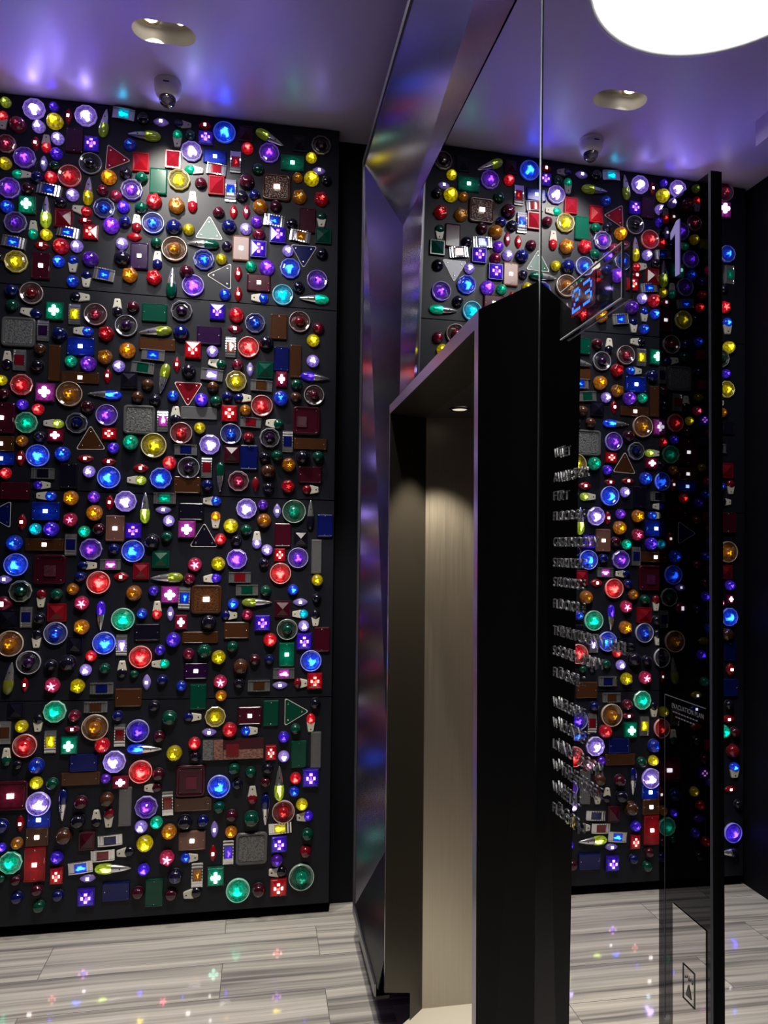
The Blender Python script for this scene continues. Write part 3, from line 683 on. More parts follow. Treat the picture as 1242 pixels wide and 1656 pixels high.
def make_lamp(t, c, lit, x, z, w, h, rot):
    X, Z = x/1000, z/1000; w, h = w/1000, h/1000
    kn = KIND[t][0]
    if t in 'DRFB':
        r = (w+h)/4*.98; w = h = 2*r
    if t == 'T': r = (w+h)/4*1.13; w = h = 2*r; rot -= 90
    if t in 'LJ': rot -= 90
    if t == 'O' and h > w: w, h, rot = h, w, 90
    dmin = min(w, h); dz = DEPTH.get(t, .4)*dmin
    if t == 'T': dz = .006
    if t in 'QG': dz = max(.009, min(.016, dz))
    LN = lambda mode: lens(c, lit, mode)
    if t == 'D':
        root = put(kn, MESH['base'], HOUS); child('lens', MESH['dome' if dmin > .058 else 'domesm'], LN('dome'), root)
    elif t == 'B':
        root = put(kn, MESH['base'], HOUS); child('lens', MESH['star'], LN('star'), root)
    elif t == 'O':
        root = put(kn, MESH['ovalbase'], HOUS); child('lens', MESH['oval'], lens(c, (2 if c == 'w' else 1) if lit else 0, 'plate'), root)
        if lit >= 2: child('led', MESH['ledbar'], ledmat({'r': 's', 'k': 's'}.get(c, 'w'), 7.), root)
    elif t in 'RF':
        q = t.lower()
        root = put(kn, MESH[q+'base'], HOUS); child('rim', MESH[q+'rim'], rimmat(c, lit), root); child('bowl', MESH[q+'bowl'], LN('bowl'), root)
        co = child('core', MESH[q+'core'], lens(c, lit, 'dome'), root)
    elif t == 'K':
        root = put(kn, MESH['kbase'], lens(c, 1 if lit else 0, 'plate')); child('lens', MESH['klens'], lens(c, 2 if lit else 0, 'dome') if c in 'ivrg' else LN('plate'), root)
        if lit: child('led_cluster', MESH['clover' if c in 'vgk' else 'pips'], ledmat(c, 5. if lit == 3 else 2.6), root)
    elif t == 'P':
        root = put(kn, MESH['pbase'], LN('plate')); child('lens', MESH['ppyr'], LN('plate'), root)
    elif t == 'T':
        root = put(kn, MESH['tbase'], RIMW); child('lens', MESH['tlens'], LN('plate'), root)
        for k in range(3): a = radians(90+120*k); child('stud', MESH['stud'], STUD, root, (.62*cos(a), .62*sin(a), .48))
    elif t == 'Q':
        root = put(kn, plate_mesh(w, h, 'Q'), clearplastic('clear_ribbed_plate', (.13, .13, .14), .75) if c == 'n' else lens(c, lit if c in 'bgir' else 0, 'plate'))
        big = w >= h
        for s in (-1, 1):
            o = child('stud', MESH['stud'], STUD, root, (s*.80, 0, .85) if big else (0, s*.82, .85)); o.scale = (.9*dmin/w, .9*dmin/h, 1)
        if lit == 3 or (lit == 2): 
            o = child('led', boxled(), ledmat(c if c in 'bgi' else 's', 8. if lit == 3 else 3.), root); o.scale = (.0085/(w/2), .0075/(h/2), 1)
    elif t == 'G':
        root = put(kn, plate_mesh(w, h, 'Gf'), lens('n' if c == 'n' else c, 0, 'plate')); child('lens', plate_mesh(w, h, 'Gl'), lens(c, 0 if c == 'a' else lit, 'plate' if c == 'm' else 'ribbed'), root)
        if c == 'm' and lit == 0:
            ox = {0: -.35, 1: .05, 2: .1}[x % 3]; o = child('reflector', boxled(), lens('m', 0, 'ribbed') if x % 2 else lens('k', 0, 'plate'), root, (ox, -.1, -.12)); o.scale = (.36, .38, 1)
        for sx_ in (-1, 1):
            for sy_ in (-1, 1):
                o = child('stud', MESH['stud'], STUD, root, (sx_*.72, sy_*.72, .72)); o.scale = (.45, .45, 1)
        if lit == 3: o = child('led', boxled(), ledmat('s', 8.), root); o.scale = (.013/(w/2), .009/(h/2), 1)
    elif t == 'C':
        root = put(kn, MESH['cbase'], CHROME); child('lens', MESH['clens'], lens(c, lit, 'dome'), root)
        for s in (-1, 1): o = child('screw', MESH['screw'], CHROME, root, (s*.76, 0, .50)); o.scale = (.8*h/w, .8, 1.)
    elif t == 'L':
        root = put(kn, MESH['lbody'], CREAM)
        b = child('lens', MESH['llens'], lens(c, lit, 'dome'), root, (0, .42, 0)); b.scale = (1, .62, 1)
        o = child('screw_hole', MESH['jscrew'], HOLE, root, (0, -.68, .54)); o.scale = (1, w/h, 1)
    elif t == 'J':
        root = put(kn, MESH['jbody'], CHROME if c != 'n' else CREAM)
        child('lens', MESH['jlens'], lens(c, lit, 'dome'), root, (0, .40, 0))
        o = child('screw', MESH['jscrew'], HOLE, root, (0, -.38, .88)); o.scale = (.8, .8*w/h, 1)
    elif t == 'M':
        root = put(kn, boxmesh('housing', [(-1, 1, -1, 1, 0, .35)]), HOUS)
        for nm, a, b, cc in (('reversing_lens', -.99, -.66, 'n'), ('amber_lens', -.64, -.34, 's'), ('lower_lens', -.32, .98, 's')):
            y0, y1 = (-.96, .92) if nm != 'lower_lens' else (-.96, -.02)
            child(nm, boxmesh('lens', [(a, b, y0, y1, .3, 1.)]), lens(cc, 0, 'ribbed'), root)
        child('upper_lens', boxmesh('lens', [(-.32, .98, .02, .92, .3, 1.)]), lens('m', 0, 'plate'), root)
        child('reflector', boxmesh('lens', [(-.24, .18, -.66, .55, 1., 1.15)]), lens('r', 0, 'plate'), root); dz = .018
    root.matrix_world = basis(X, Z, rot, w/2, h/2, dz)
    if lit >= 2 and Z > 3.0 and c in 'wibpcg':
        # the bulb of a lit lamp near the ceiling throws its own coloured light
        L = bpy.data.lights.new('bulb_light', 'SPOT'); L.shadow_soft_size = .012; L.spot_size = radians(84); L.spot_blend = .9
        L.color = {'w': (.30, .25, 1.), 'v': (.9, .4, 1.), 'k': (1., .15, .35)}.get(c, LC[c][0]); L.energy = BULB[lit]*(2.6 if c in 'wib' else .9)*min(1.5, .25+(CEIL-Z)/.22)
        lo = bpy.data.objects.new('bulb_light', L); COL.objects.link(lo); lo.location = (X, -dz-.02, Z); lo.rotation_euler = Vector((0, -.86, .51)).to_track_quat('-Z', 'Y').to_euler()
        lo.parent = root; lo.matrix_parent_inverse = root.matrix_world.inverted()
    return root
def boxled():
    if 'boxled' not in MESH: MESH['boxled'] = boxmesh('led', [(-1, 1, -1, 1, .88, 1.15)])
    return MESH['boxled']

DATA = """Dl2 -1624 3480 47 48;Lr3 -1634 3402 42 80 90;Dm1 -1572 3387 64 80;Fw3 -1510 3463 90 99;Di2 -1432 3484 41 45;Dy3 -1425 3417 67 81
Or3 -1373 3451 32 73;Fw3 -1300 3458 92 100;Jl1 -1223 3436 44 129 -97;Dw3 -1489 3388 53 63;Or3 -1501 3317 37 68;Lr3 -1458 3319 40 77 -90
Dw3 -1412 3344 52 63;Qm0 -1344 3346 69 112;Ki2 -1273 3335 64 69;Fk1 -1616 3299 78 86;Fp2 -1541 3246 89 98;Di2 -1415 3278 52 57
Tr1 -1178 3285 107 116 -3;Ow3 -1466 3232 33 72;Rd0 -1275 3248 92 100;Dy2 -1617 3213 49 64;Lg2 -1552 3174 40 76 180;Dg0 -1420 3224 42 50
Db0 -1488 3165 53 60;Dr3 -1433 3172 48 62;Rr2 -1358 3184 93 101;Da3 -1198 3195 61 78;Dm1 -1223 3137 49 57;Fp2 -1597 3108 88 97
Dm0 -1524 3113 51 56;Cb1 -1440 3117 97 48 -8;Dw3 -1344 3103 54 61;Jy2 -1280 3127 45 126 -92;Cc3 -1145 3485 92 50 -5;Dd0 -1062 3472 52 66
Ow3 -988 3470 70 40;Lb0 -896 3470 39 75 175;Dg0 -860 3422 49 52;Or3 -799 3475 60 42;Ki2 -794 3417 66 63;Jl1 -1056 3398 50 139
Lg2 -916 3403 43 79 90;Db1 -1115 3350 54 62;Pr1 -1067 3278 71 87;Pr0 -932 3305 68 83;Fw3 -854 3349 91 96;Qb2 -752 3337 102 63
Cr0 -745 3279 84 50 -5;Lg3 -842 3267 41 79 180;Dd0 -1128 3220 53 57;Dg0 -1063 3206 54 60;Fy3 -904 3215 94 100;Qg0 -992 3199 74 120
Pr0 -743 3206 70 88;Dm0 -811 3209 51 58;Fp2 -1102 3149 92 98;Dk1 -1167 3116 49 61;Br2 -1007 3107 64 74;Ba2 -912 3097 66 79
Lr1 -844 3121 43 96 -90;Rb3 -713 3451 96 101;Pm0 -620 3458 63 72;Dr3 -611 3389 49 64;Jl1 -512 3447 49 137 155;Pd0 -379 3438 62 73
Fm0 -280 3440 90 93;Fp2 -514 3378 92 96;Qg3 -409 3344 108 73;Dy3 -324 3377 50 56;Ow2 -287 3323 63 37;Cr1 -662 3322 97 46 90
Dg0 -562 3298 53 64;Dm0 -611 3234 67 80;Ga3 -477 3224 127 123;Da1 -385 3278 48 53;Dy3 -322 3278 67 79;Dd0 -253 3277 46 56
Ba1 -375 3189 62 73;Br1 -277 3188 63 73;Dd0 -631 3166 52 61;Db0 -575 3178 51 55;Cb2 -681 3189 100 46 90;Db2 -1603 3027 54 60
Kg3 -1524 3041 69 76;Jl3 -1448 3018 48 140 -90;Dd0 -1390 3064 54 52;Pr0 -1377 2998 76 80;Lr2 -1304 3040 45 81 -10;Or3 -1290 2996 63 38
Fp1 -1567 2961 90 99;Lg2 -1498 2937 40 80 -90;Dy3 -1444 2920 53 54;Cb2 -1357 2938 92 44 -8;Kr2 -1266 2946 62 65;Fb1 -1213 3056 90 97
Dp3 -1182 2982 66 81;Cb2 -1573 2877 94 47 -8;Or3 -1462 2873 64 44;Dr2 -1383 2875 66 76;Dw3 -1320 2880 54 60;Fy2 -1559 2793 92 101
Qm3 -1461 2783 75 119;Db3 -1391 2809 50 56;Lb1 -1334 2803 44 76 90;Dp1 -1263 2829 65 78;Cb2 -1206 2765 86 52 -8;Lb0 -1278 2743 43 76 90
Db2 -1332 2727 52 56;Dd0 -1628 2805 36 59;Db0 -1573 2667 57 59;Rr0 -1494 2662 92 97;Dg0 -1569 2605 54 55;Ld0 -1302 2660 44 80 180
Di3 -1134 3070 55 57;Dg0 -1061 3073 54 59;Db0 -1126 3005 55 59;Lr0 -1078 3002 42 80 -90;Or1 -1086 2942 65 43;Rb2 -1009 3009 92 98
Db0 -921 2997 70 78;Dy2 -858 2995 51 56;Tg0 -770 2998 117 112 90;Dm0 -731 3083 52 56;Dw3 -1136 2907 53 57;Dd0 -1133 2842 70 77
Qp2 -1063 2858 76 120;Dg0 -992 2923 50 57;Lb0 -987 2846 42 82 -90;Ra1 -916 2901 107 113;Jg0 -795 2934 45 139;Ba2 -1100 2771 63 71
Fb2 -790 2864 91 95;Dy2 -715 2874 48 56;Br2 -999 2769 63 71;Dm0 -862 2804 61 68;Jg0 -924 2750 48 139 -92;Rp3 -833 2745 92 97
Td0 -707 2799 119 112 180;Da1 -549 3126 67 74;Dm0 -480 3135 51 64;Or3 -666 3094 36 69;Ok3 -610 3099 34 71;Db0 -684 3023 58 77
Dp2 -564 3057 53 59;Cb2 -486 3068 92 51 -5;Dd0 -406 3061 52 55;Dw3 -611 3019 52 59;Dm1 -552 2997 57 61;Ki2 -469 3003 72 74
Ca1 -369 3007 91 51 -8;Qm0 -337 3083 75 117;Lg0 -273 3094 46 71 90;Pg0 -264 3018 73 73;Dd0 -269 2934 54 60;Tb0 -351 2933 118 110 -90
Dw3 -423 2935 51 57;Qs3 -630 2929 76 117;Ki2 -553 2932 71 78;Dg2 -586 2851 50 54;Dp3 -515 2851 67 78;Fb3 -411 2855 92 95
Rp2 -289 2811 92 93;Or3 -640 2814 36 73;Qm3 -549 2779 105 79;Or3 -638 2722 36 73;Lb2 -543 2710 46 75;Rc3 -442 2732 92 94
Dd0 -372 2771 51 63;Jg3 -303 2723 46 135;Dd1 -692 2934 44 52;Db2 -695 2716 48 58;Lb0 -1494 2579 43 85 -10;Kg3 -1400 2591 70 77
Cy3 -1321 2584 87 46 90;Rm1 -1235 2588 93 98;Gn0 -1540 2493 133 125;Cp0 -1444 2505 87 45 90;Db0 -1378 2495 60 71;Lb2 -1283 2513 44 80
Br1 -1190 2508 64 68;Da0 -1453 2424 53 51;Qb3 -1292 2446 111 79;Ld0 -1581 2371 39 78 -90;Cr0 -1532 2374 88 49 90;Qa0 -1395 2369 47 157
Dd0 -1461 2354 56 59;Dg2 -1329 2381 51 55;Dp2 -1258 2374 67 71;Ba1 -1192 2407 64 66;Or3 -1180 2326 34 72;Qa3 -1290 2312 155 49
Fr2 -1520 2269 92 93;Dy3 -1599 2285 43 50;Dm0 -1588 2227 46 54;Kv3 -1426 2241 76 78;Ra1 -1330 2239 106 108;Jb3 -1189 2244 41 137
Di2 -1515 2186 48 50;Dr3 -1453 2169 51 53;Dm0 -1256 2188 55 65;Qm3 -1592 2126 103 131;Ld0 -1148 2625 41 78 -90;Dm0 -1083 2631 53 59
Qg0 -993 2613 107 81;Fp0 -879 2627 91 96;Ki2 -727 2633 65 72;Rp0 -1108 2547 93 96;Jl1 -988 2530 46 140 8;Db0 -879 2530 70 73
Qp0 -760 2527 106 82;Qa0 -978 2474 153 53;Da2 -1101 2440 70 74;Cb2 -994 2427 96 48 -3;Kr3 -827 2457 68 77;Dw3 -744 2457 53 55
Dw3 -1134 2370 53 56;Cg0 -1036 2368 95 48 -5;Jl1 -948 2324 46 135 79;Or3 -894 2390 33 69;Dd0 -843 2366 60 67;Lg0 -722 2403 45 76 -8
Pd0 -1090 2311 68 72;Cw3 -744 2353 94 51 -5;Tr0 -844 2279 120 111 -90;Da0 -1014 2295 53 54;Da0 -739 2298 53 53;Da0 -1054 2239 53 54
Dd0 -982 2230 50 52;Db2 -907 2252 48 52;Di3 -787 2241 57 63;Dg0 -724 2236 51 55;Gn0 -1044 2141 131 125;Ld0 -894 2166 44 80 -90
Qn0 -795 2181 154 55;Dr2 -644 2626 66 74;Fb1 -562 2595 91 93;Qa0 -457 2585 73 117;Rr0 -365 2614 95 97;Dm1 -280 2591 52 57
Ok2 -648 2564 68 43;Dy3 -303 2533 58 63;Cs3 -666 2481 91 43 90;Rr3 -589 2485 92 95;Dd0 -512 2508 65 73;Qb0 -443 2440 67 112
Qa0 -379 2433 49 154;Dw3 -303 2439 58 61;Dm1 -635 2403 52 53;Ow3 -580 2387 32 68;Pg0 -515 2386 71 74;Kk3 -441 2348 49 70
Ji2 -290 2365 43 130 175;Fy2 -639 2330 93 96;Ca0 -529 2315 94 49 -2;Dg0 -374 2327 55 54;Rk0 -295 2283 91 92;Db0 -676 2259 45 53
Lb0 -610 2256 44 76 180;Db2 -443 2264 67 72;Da0 -376 2269 53 54;Rr2 -525 2225 94 97;Da1 -597 2203 52 53;Kr3 -665 2184 67 73
Fg2 -1496 2110 92 93;Ll3 -1390 2111 40 80;Fb0 -1297 2116 90 92;Rp2 -1177 2156 89 93;Kk3 -1380 2060 62 53;Ta0 -1240 2041 118 110 92
Kr3 -1165 2076 60 51;Qa3 -1593 2018 103 65;Qb3 -1591 1956 101 54;Da1 -1512 2033 52 50;Dd1 -1442 2053 51 50;Or3 -1515 1961 38 67
Rb3 -1447 1973 94 93;Db2 -1350 1984 64 68;Di2 -1147 2016 52 49;Or3 -1259 1967 68 35;Or3 -1164 1957 60 35;Dw3 -1242 1912 52 55
Rb3 -1161 1889 95 96;Cd0 -1425 1898 92 46;Qd0 -1323 1891 69 109;Li1 -1428 1849 38 68 180;Qm0 -1531 1822 116 73;Dr3 -1570 1896 48 50
Lb2 -1409 1804 41 79;Ba2 -1311 1798 62 66;Dp2 -1220 1804 53 53;Or3 -1156 1782 35 68;Qb3 -1409 1740 112 77;Bk2 -1311 1707 56 64
Da2 -1215 1737 68 72;Tb0 -1579 1724 109 103 180;Or3 -1501 1693 36 69;Cv3 -947 2140 92 44 90;Rr1 -868 2090 93 96;Dy2 -791 2116 51 54
Fw3 -746 2044 90 93;Dg2 -1077 2043 64 71;Ry2 -981 2032 105 110;Cb0 -847 2018 95 46;Dr3 -915 1959 57 66;Or3 -1033 1932 66 40
Rp0 -833 1940 93 96;Cr0 -757 1944 92 44 90;Jg0 -699 1903 37 131 90;Ll3 -1048 1880 41 79;Fb3 -948 1891 93 95;Qa0 -838 1865 114 74
Db0 -752 1866 51 52;Fw3 -1090 1788 92 94;Jl3 -1010 1762 43 132 -90;Cg2 -930 1805 93 48;Lb2 -731 1797 43 76;Ow3 -935 1755 69 36
Qd0 -818 1749 108 74;Dw3 -911 1708 53 51;La3 -714 1715 43 74 90;Rb1 -657 2094 91 93;Cr0 -572 2149 90 45 -3;Lg0 -468 2147 46 78 -5
Dr0 -580 2080 52 53;Fp0 -488 2083 91 92;Cb0 -409 2070 95 45 90;Qa0 -308 2062 150 50;Dd0 -340 2001 65 68;Dg0 -272 2006 53 54
Pm0 -652 2005 65 75;Qb0 -577 1993 76 112;Dd0 -508 1996 52 53;Dg0 -455 2004 50 55;Ba1 -403 1966 63 62;Da0 -493 1934 64 69
Qm1 -307 1924 104 74;Fk1 -620 1887 91 95;Or0 -546 1876 34 69;Dd0 -490 1862 52 55;Br1 -404 1870 59 61;Lr0 -304 1857 45 72 180
Gm0 -327 2166 121 127;Fw3 -583 1767 91 93;Dp1 -512 1784 46 53;Ow3 -450 1759 36 67;Rg1 -376 1758 103 106;Jd0 -302 1745 37 133 -90
Da1 -506 1717 64 67;Dc3 -1447 1665 50 52;Di2 -1385 1666 61 69;Dg3 -1254 1657 51 52;Dm0 -1197 1668 52 54;Db2 -1526 1606 67 67
Qa3 -1410 1600 153 52;Cb0 -1305 1601 91 46 90;Fp2 -1224 1583 92 95;Rb3 -1517 1516 94 95;Gm0 -1385 1497 126 122;Lb0 -1238 1514 40 77 180
Cv3 -1145 1519 83 45;Rr3 -1190 1443 94 97;Db0 -1264 1466 47 50;Da1 -1292 1415 53 52;Ow3 -1560 1455 60 38;Fg0 -1495 1406 92 95
Lr0 -1416 1376 39 76 90;Dg0 -1355 1392 50 50;Bk3 -1255 1357 58 63;Ok3 -1563 1354 77 64;Cb0 -1470 1299 85 45 90;Pr0 -1351 1318 76 74
Dd0 -1419 1293 50 49;Ji2 -1177 1303 39 123 90;Ba2 -1252 1257 64 65;Pd0 -1538 1292 74 75;Qs3 -1130 1672 77 111;Ki2 -1055 1663 67 67
Rb3 -1054 1577 94 96;Dd0 -978 1618 66 71;Dg0 -917 1639 49 51;Kv3 -834 1672 73 75;Td0 -762 1633 120 108 90;Dr3 -692 1632 49 54
Bk3 -798 1521 58 65;By2 -699 1525 60 66;Pr0 -1019 1491 66 70;Pg0 -940 1542 70 73;Db0 -1133 1586 45 51;Or3 -1101 1467 63 39
Jl1 -913 1463 46 135 2;Dm1 -819 1459 52 53;Li2 -723 1461 43 75 5;Da1 -1046 1398 65 72;Di1 -966 1407 45 47;Kv3 -897 1391 74 73
Cb2 -838 1376 96 47 88;Ga3 -746 1371 128 123;Lr3 -950 1325 41 78 -90;Ow3 -895 1310 32 68;Db2 -1011 1311 45 47;Rg3 -1087 1288 93 99
Kk3 -849 1274 50 65;Dd0 -734 1274 68 71;Dy3 -649 1690 65 68;Dg0 -582 1673 53 52;Dd0 -624 1627 51 52;Lw3 -536 1630 42 75 -90
Dw3 -491 1587 52 52;Qm1 -424 1653 74 106;Pd0 -344 1638 61 67;Qb0 -237 1697 72 103;Qn0 -273 1559 45 153;Fp3 -620 1546 90 92
Kr3 -435 1565 48 59;Rp2 -355 1553 91 91;Dd0 -503 1529 46 50;Rr3 -431 1484 92 95;Dy2 -268 1455 53 55;Cr0 -606 1466 94 46
Cg0 -574 1411 95 46;Dg0 -493 1407 50 52;Db3 -375 1413 50 48;Dd0 -269 1374 41 45;Jl1 -529 1357 40 130 180;Db3 -632 1351 49 50
Ow3 -341 1357 69 36;Pm0 -419 1328 68 72;Lc3 -341 1305 40 69;Ld0 -273 1287 41 73 90;Dm2 -571 1304 51 52;Ki2 -505 1268 67 70
Dw3 -325 1253 51 52;Lb0 -648 1301 43 67 180;Ra1 -1528 1192 106 107;Ld0 -1428 1210 41 76 90;Rb1 -1353 1232 95 95;Pd0 -1276 1183 60 69
Rb3 -1160 1189 94 96;Dr3 -1211 1136 47 50;Rp0 -1454 1113 96 98;Dd0 -1369 1100 50 51;Dd0 -1302 1108 72 72;Dw3 -1231 1078 51 53
Dg0 -1156 1082 48 46;Jl0 -1526 1050 44 133 -97;Or3 -1468 1021 28 64;Bk3 -1359 1018 59 66;By2 -1261 1012 60 63;Cb0 -1165 1000 93 46
Pd0 -1497 919 60 67;Fg3 -1346 910 93 94;Dm1 -1270 889 51 53;Ca0 -1187 923 93 44;Ok3 -1277 835 63 34;Ra1 -1186 841 107 110
Dy2 -1473 853 55 54;Ld0 -1411 864 41 71 90;Qd0 -988 1232 105 72;Qa0 -768 1208 152 49;Di2 -880 1199 63 66;Cw3 -1090 1179 89 44 90
Rr3 -1012 1129 93 97;Ld0 -1086 1077 41 73 -90;Lg3 -930 1097 40 72;Di1 -934 1155 45 49;Dm1 -815 1137 48 55;Dg0 -749 1149 62 67
By2 -689 1122 58 67;Qp3 -783 1065 98 68;Ow3 -985 1021 37 69;Dg0 -1036 1057 33 42;Db0 -921 1029 47 48;Db1 -842 1002 44 49
Qa0 -1057 959 109 77;Qg0 -771 955 69 109;Bk3 -680 1018 58 61;Da2 -675 958 48 53;Dd0 -951 921 49 50;Fy2 -697 869 89 92
Dg0 -888 868 66 69;Lb0 -793 869 40 74 180;Db0 -1098 884 44 51;Ri2 -1015 820 93 98;Dm0 -927 792 49 54;Ow3 -722 803 65 37
Qa0 -616 1237 108 73;Rg0 -397 1239 92 92;Dr3 -471 1194 54 68;Ki3 -322 1186 67 74;Qm0 -244 1192 71 111;Dg0 -631 1165 49 55
Da0 -595 1079 65 73;Dm0 -535 1108 45 54;Db0 -473 1109 42 44;Qg3 -397 1129 66 104;Rb3 -291 1100 93 94;Cv3 -409 1047 92 46
Ca0 -515 996 95 47;Dd0 -600 1010 51 51;Ow3 -424 996 68 36;Lr0 -334 1002 46 60 180;Kr2 -273 1012 67 72;Qm3 -552 869 106 77
Qg0 -461 876 67 111;Tg0 -366 879 122 107;Dd0 -268 913 51 52;Lr3 -287 829 40 80 90;Dg0 -353 804 48 50;Dr2 -636 811 60 72
Lb2 -552 803 43 71 180;Di2 -404 772 52 51;Ca0 -1536 829 91 45 90;Rr2 -1458 775 95 97;Cy3 -1360 786 91 45 90;Kg3 -1286 769 65 71
Lg0 -1528 730 38 74 -90;Dd0 -1482 699 40 44;Db1 -1411 692 65 69;Dy3 -1409 622 53 56;Dg0 -1348 615 50 54;Qb0 -1229 695 110 71
Qa0 -1238 630 155 53;Fw3 -1105 696 92 97;Dp1 -1138 627 44 47;Dr2 -1156 766 62 72;Gm3 -1505 575 129 116;Rw3 -1398 538 95 98
Or3 -1466 460 32 70;Qb3 -1395 473 92 68;Jb0 -1304 526 38 130 90;Dm0 -1234 533 58 62;Da0 -1131 541 58 66;Dd0 -1243 459 65 65
Ld0 -1171 464 40 71 -90;Lr0 -1122 465 42 79 90;Db0 -1537 455 52 73;Qa3 -1399 404 90 77;Qr3 -1404 295 84 140;Da0 -1295 400 70 72
Pm0 -1206 376 63 76;Cb0 -1114 373 97 43 3;Da1 -1475 383 51 51;Di3 -1534 369 29 48;Fg3 -1496 308 89 95;Di2 -1320 317 53 54
Cr0 -1141 313 94 45 2;Kr3 -1319 243 51 68;Cb3 -1227 270 95 46 5;Jl3 -1098 258 46 144 178;Ow3 -1198 224 67 37;Dm0 -1474 235 45 47
Dg0 -1530 246 28 44;Db0 -1468 166 47 55;Dm0 -1392 191 49 53;Dg0 -1383 125 51 53;Db0 -1311 163 46 53;Ki3 -1201 150 68 70
Qb0 -1085 164 109 75;Cr0 -1087 803 92 44 90;Jb3 -985 743 45 141 178;Kk3 -1078 610 64 51;Rr3 -999 650 95 97;Dm0 -927 635 50 61
Dy2 -864 721 68 69;Dr3 -782 759 51 58;Dd0 -778 704 49 50;Lm0 -947 579 41 72;Gm0 -794 602 121 131;Rb3 -676 574 94 99
Fp2 -972 503 95 97;Qn0 -1058 507 53 162;Dw3 -991 422 54 57;Dg3 -930 436 52 59;Cr0 -886 512 99 44 92;Qa0 -782 503 156 56
Da2 -877 395 64 68;Dg0 -673 485 50 62;Dd0 -814 431 66 67;Db0 -740 431 49 56;Ow3 -691 392 34 73;Dy3 -974 353 70 74
Qs3 -782 353 112 80;Ld0 -1051 320 42 71 5;Di3 -977 246 46 58;Bk3 -884 289 60 70;Lb2 -792 281 43 72 180;Or3 -695 292 32 73
Dd1 -848 209 62 72;Ca1 -758 208 100 46 90;Kg3 -681 198 69 78;Qg0 -932 147 72 113;Dm0 -997 152 52 56;Dm0 -863 136 50 58
Ld0 -776 132 45 74 8;Mr0 -618 730 258 87;Dw3 -403 689 52 53;Qg0 -337 695 68 117;Qn0 -263 710 46 159;Kr3 -458 707 47 65
Dg0 -613 645 50 58;Dg0 -543 626 49 53;Dd0 -471 640 51 53;Dm0 -479 582 45 51;Dd0 -599 578 47 52;Jl3 -420 575 45 149 -90
Dr3 -350 593 50 55;Ki3 -284 593 70 79;Db2 -355 537 48 49;Lr0 -534 528 43 80 -90;Jb0 -477 465 41 133 90;Rr1 -400 453 97 100
Dy3 -321 479 56 53;Li2 -307 426 46 71 5;Dm0 -620 447 52 56;Dg0 -536 429 68 78;Cy3 -413 383 97 45 3;Da2 -621 380 54 54
Ki3 -416 317 69 70;Dg0 -295 349 54 59;Gn0 -533 305 134 133;Ci2 -631 294 100 44 90;Dp1 -425 248 57 56;Dr0 -301 277 54 57
Ld0 -420 197 47 76;Rg1 -318 171 109 115;Kr3 -416 135 71 75;Dm0 -500 127 54 71;Rg3 -587 134 98 104;Rm1 -1774 3483 103 102
Kv3 -1766 3387 86 86;Lb2 -1722 3306 43 47;Bk3 -1733 3233 51 54;Fb2 -1794 3160 90 93;Cg1 -1811 3055 94 47 90;Dd0 -1776 2974 51 46
Br3 -1778 2881 64 62;Dr3 -1730 2800 51 38;Lb3 -1800 2787 51 85 90;Dr3 -1732 2746 47 46;Dy3 -1805 2676 68 65;Fg0 -1759 2616 97 99
Ld0 -1732 2536 42 61 -90;Di2 -1791 2540 51 46;Fy2 -1796 2460 89 88;Ld0 -1748 2388 42 65;Da1 -1771 2340 51 49;Qd0 -1808 2263 68 65
Cd0 -1757 2157 76 45;Pr0 -1790 2046 89 75;Db1 -1765 1966 50 45;Lr0 -1824 1965 42 72 90;Ld0 -1793 1888 42 64;Qm0 -1806 1784 93 105
Ra1 -1805 1638 109 104;Pr0 -1791 1538 84 70;Lb2 -1755 1463 37 48;Di2 -1821 1472 59 48;Kk3 -1824 1403 38 44;Dk3 -1764 1383 50 44
Fb3 -1817 1315 96 92;Da0 -1805 1228 71 63;Qa1 -1773 1105 30 126;Qb0 -1825 1144 64 94;Or3 -1828 1056 48 65;Qb0 -1821 967 95 84
Dd0 -1818 884 53 46;Or3 -1817 812 79 39;Dg3 -1785 755 79 60;Dm0 -1851 749 53 56;Dr0 -1839 660 69 65;Lb3 -1852 564 53 74 90
Or3 -1831 471 63 32;Dd0 -1872 399 48 41;Ri3 -1843 263 100 91;Jd0 -1826 170 47 95 180;Dd0 -1671 160 50 50;Dr1 -1708 226 50 50
Di1 -1650 270 50 50;Op1 -1675 336 66 40;Dr1 -1675 402 50 50;Dy2 -1642 468 50 50;Dp1 -1728 512 50 50;Kp3 -1694 556 50 50
Dm0 -1695 622 50 50;Kr0 -1723 688 50 50;Dd0 -1655 710 50 50;Or0 -1653 776 66 40;Km0 -1699 820 50 50;Ob2 -1649 864 66 40
Oy3 -1654 930 66 40;Dg1 -1694 996 50 50;Di3 -1676 1128 50 50;Oy0 -1692 1194 66 40;Db2 -1718 1260 50 50;Di1 -1727 1326 50 50
Db0 -1651 1348 50 50;Di3 -1698 1414 50 50;Dk0 -1695 1480 50 50;Dm0 -1717 1546 50 50;Dr0 -1648 1568 50 50;Db1 -1696 1612 50 50
Di0 -1721 1678 50 50;Dr0 -1721 1744 50 50;Dr0 -1643 1788 50 50;Kk0 -1707 1810 50 50;Di1 -1656 1876 50 50;Db1 -1694 1920 50 50
Dk1 -1706 1986 50 50;Dy0 -1671 2052 50 50;Kp0 -1680 2184 50 50;Dr0 -1717 2228 50 50;Ki3 -1680 2294 50 50;Dk3 -1642 2338 50 50
Dy0 -1648 2404 50 50;Kk0 -1669 2470 50 50;Dp0 -1648 2536 50 50;Kk0 -1665 2624 50 50;Db2 -1646 2690 50 50;Dr3 -1653 2866 50 50
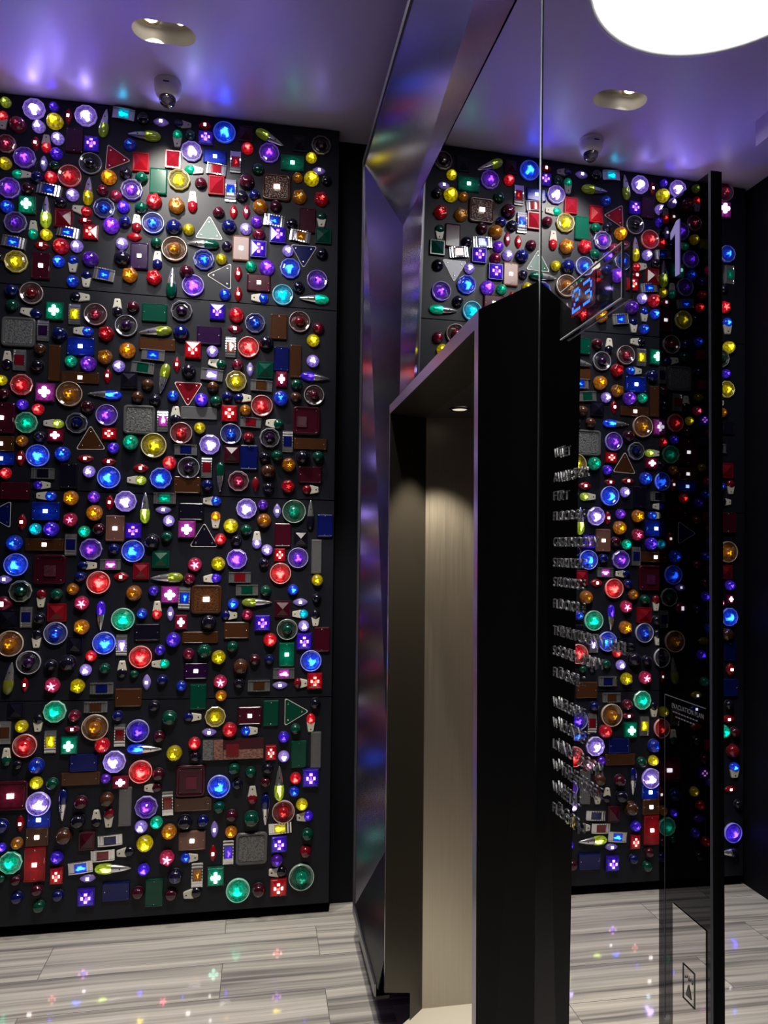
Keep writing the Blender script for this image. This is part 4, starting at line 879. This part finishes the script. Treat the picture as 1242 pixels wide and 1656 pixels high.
Dr1 -1664 2932 50 50;Di0 -1665 2998 50 50;Dk3 -1703 3064 50 50;Dg0 -1702 3130 50 50;Ky0 -1676 3196 50 50;Dp0 -1695 3460 50 50"""
LAMPS = []
for e in DATA.replace('\n', ';').split(';'):
    f = e.split()
    if not f: continue
    LAMPS.append((f[0][0], f[0][1], int(f[0][2]), int(f[1]), int(f[2]), int(f[3]), int(f[4]), int(f[5]) if len(f) > 5 else 0))
# labels: look of the lamp, then its nearest neighbours, lengthened until no two read the same
ST = {0: 'unlit', 1: 'dim', 2: 'lit', 3: 'glowing'}
def look(l, full=True):
    t, c, lit, x, z, w, h, rot = l
    sz = ''
    if t == 'D': sz = 'small ' if (w+h)/2 < 58 else 'large '
    if t == 'Q': sz = 'long ' if max(w, h) > 1.8*min(w, h) else ''
    st = '' if t in 'PT' or (t == 'M') else ST[lit]+' '
    cc = CN[c] if t != 'M' else 'red'
    return f'{sz if full else ""}{st}{cc} {KIND[t][1]}'
def rel(i, d):
    t, c, lit, x, z, w, h, rot = LAMPS[i]; best = None
    for j, o in enumerate(LAMPS):
        if j == i: continue
        dx, dz = o[3]-x, o[4]-z
        if d == 'left': a, b = dx, abs(dz)      # neighbour to the right -> we are left of it
        elif d == 'right': a, b = -dx, abs(dz)
        elif d == 'above': a, b = -dz, abs(dx)
        else: a, b = dz, abs(dx)
        if a <= 15 or b > a*.8 or a > 190: continue
        s = a+b*1.3
        if best is None or s < best[0]: best = (s, j)
    return best[1] if best else None
W_ = {'left': 'left of', 'right': 'right of', 'above': 'above', 'below': 'below'}
cand = []
for i, l in enumerate(LAMPS):
    rs = {d: rel(i, d) for d in W_}
    cs = []
    import itertools
    for n in (1, 2):
        for ds in itertools.combinations([d for d in ('above', 'left', 'below', 'right') if rs[d] is not None], n):
            s = look(l)+', '+', '.join(f'{W_[d]} {look(LAMPS[rs[d]], n == 1)}' for d in ds)
            if len(s.split()) <= 16: cs.append(s)
    for ds in itertools.combinations([d for d in ('above', 'left', 'below', 'right') if rs[d] is not None], 3):
        s = look(l)+', '+', '.join(f'{W_[d]} {CN[LAMPS[rs[d]][1]]} {KIND[LAMPS[rs[d]][0]][1].split()[0]}' for d in ds)
        if len(s.split()) <= 16: cs.append(s)
    lvl = 'bottom' if l[4] < 945 else 'second lowest' if l[4] < 1822 else 'third' if l[4] < 2688 else 'top'
    base = [s+f' on {lvl} panel' for s in cs if len(s.split()) <= 16-(len(lvl.split())+2)]
    cand.append(cs+base)
cnt = {}
for cs in cand:
    for s in set(cs): cnt[s] = cnt.get(s, 0)+1
used = {}
labels = []
for i, cs in enumerate(cand):
    s = next((s for s in cs if cnt[s] == 1 and s not in used), None)
    if s is None: s = next((s for s in cs if s not in used), cs[0] if cs else look(LAMPS[i])+' on the black wall')
    used[s] = 1; labels.append(s)
for l, lab in zip(LAMPS, labels):
    o = make_lamp(*l)
    t = l[0]
    thing(o, lab, CAT.get(t, 'lamp'), {'D': 'dome lamps on the black wall', 'B': 'starburst lamps on the black wall', 'O': 'oval lamps on the black wall', 'R': 'round bowl lamps on the black wall', 'F': 'faceted lamps on the black wall',
          'K': 'square LED lamps on the black wall', 'P': 'pyramid reflectors on the black wall', 'T': 'triangle reflectors on the black wall', 'Q': 'rectangular lamps on the black wall', 'G': 'framed lamps on the black wall',
          'C': 'chrome-bracket lamps on the black wall', 'L': 'cream-tailed courtesy lamps on the black wall', 'J': 'chrome bullet lamps on the black wall', 'M': None}[t])
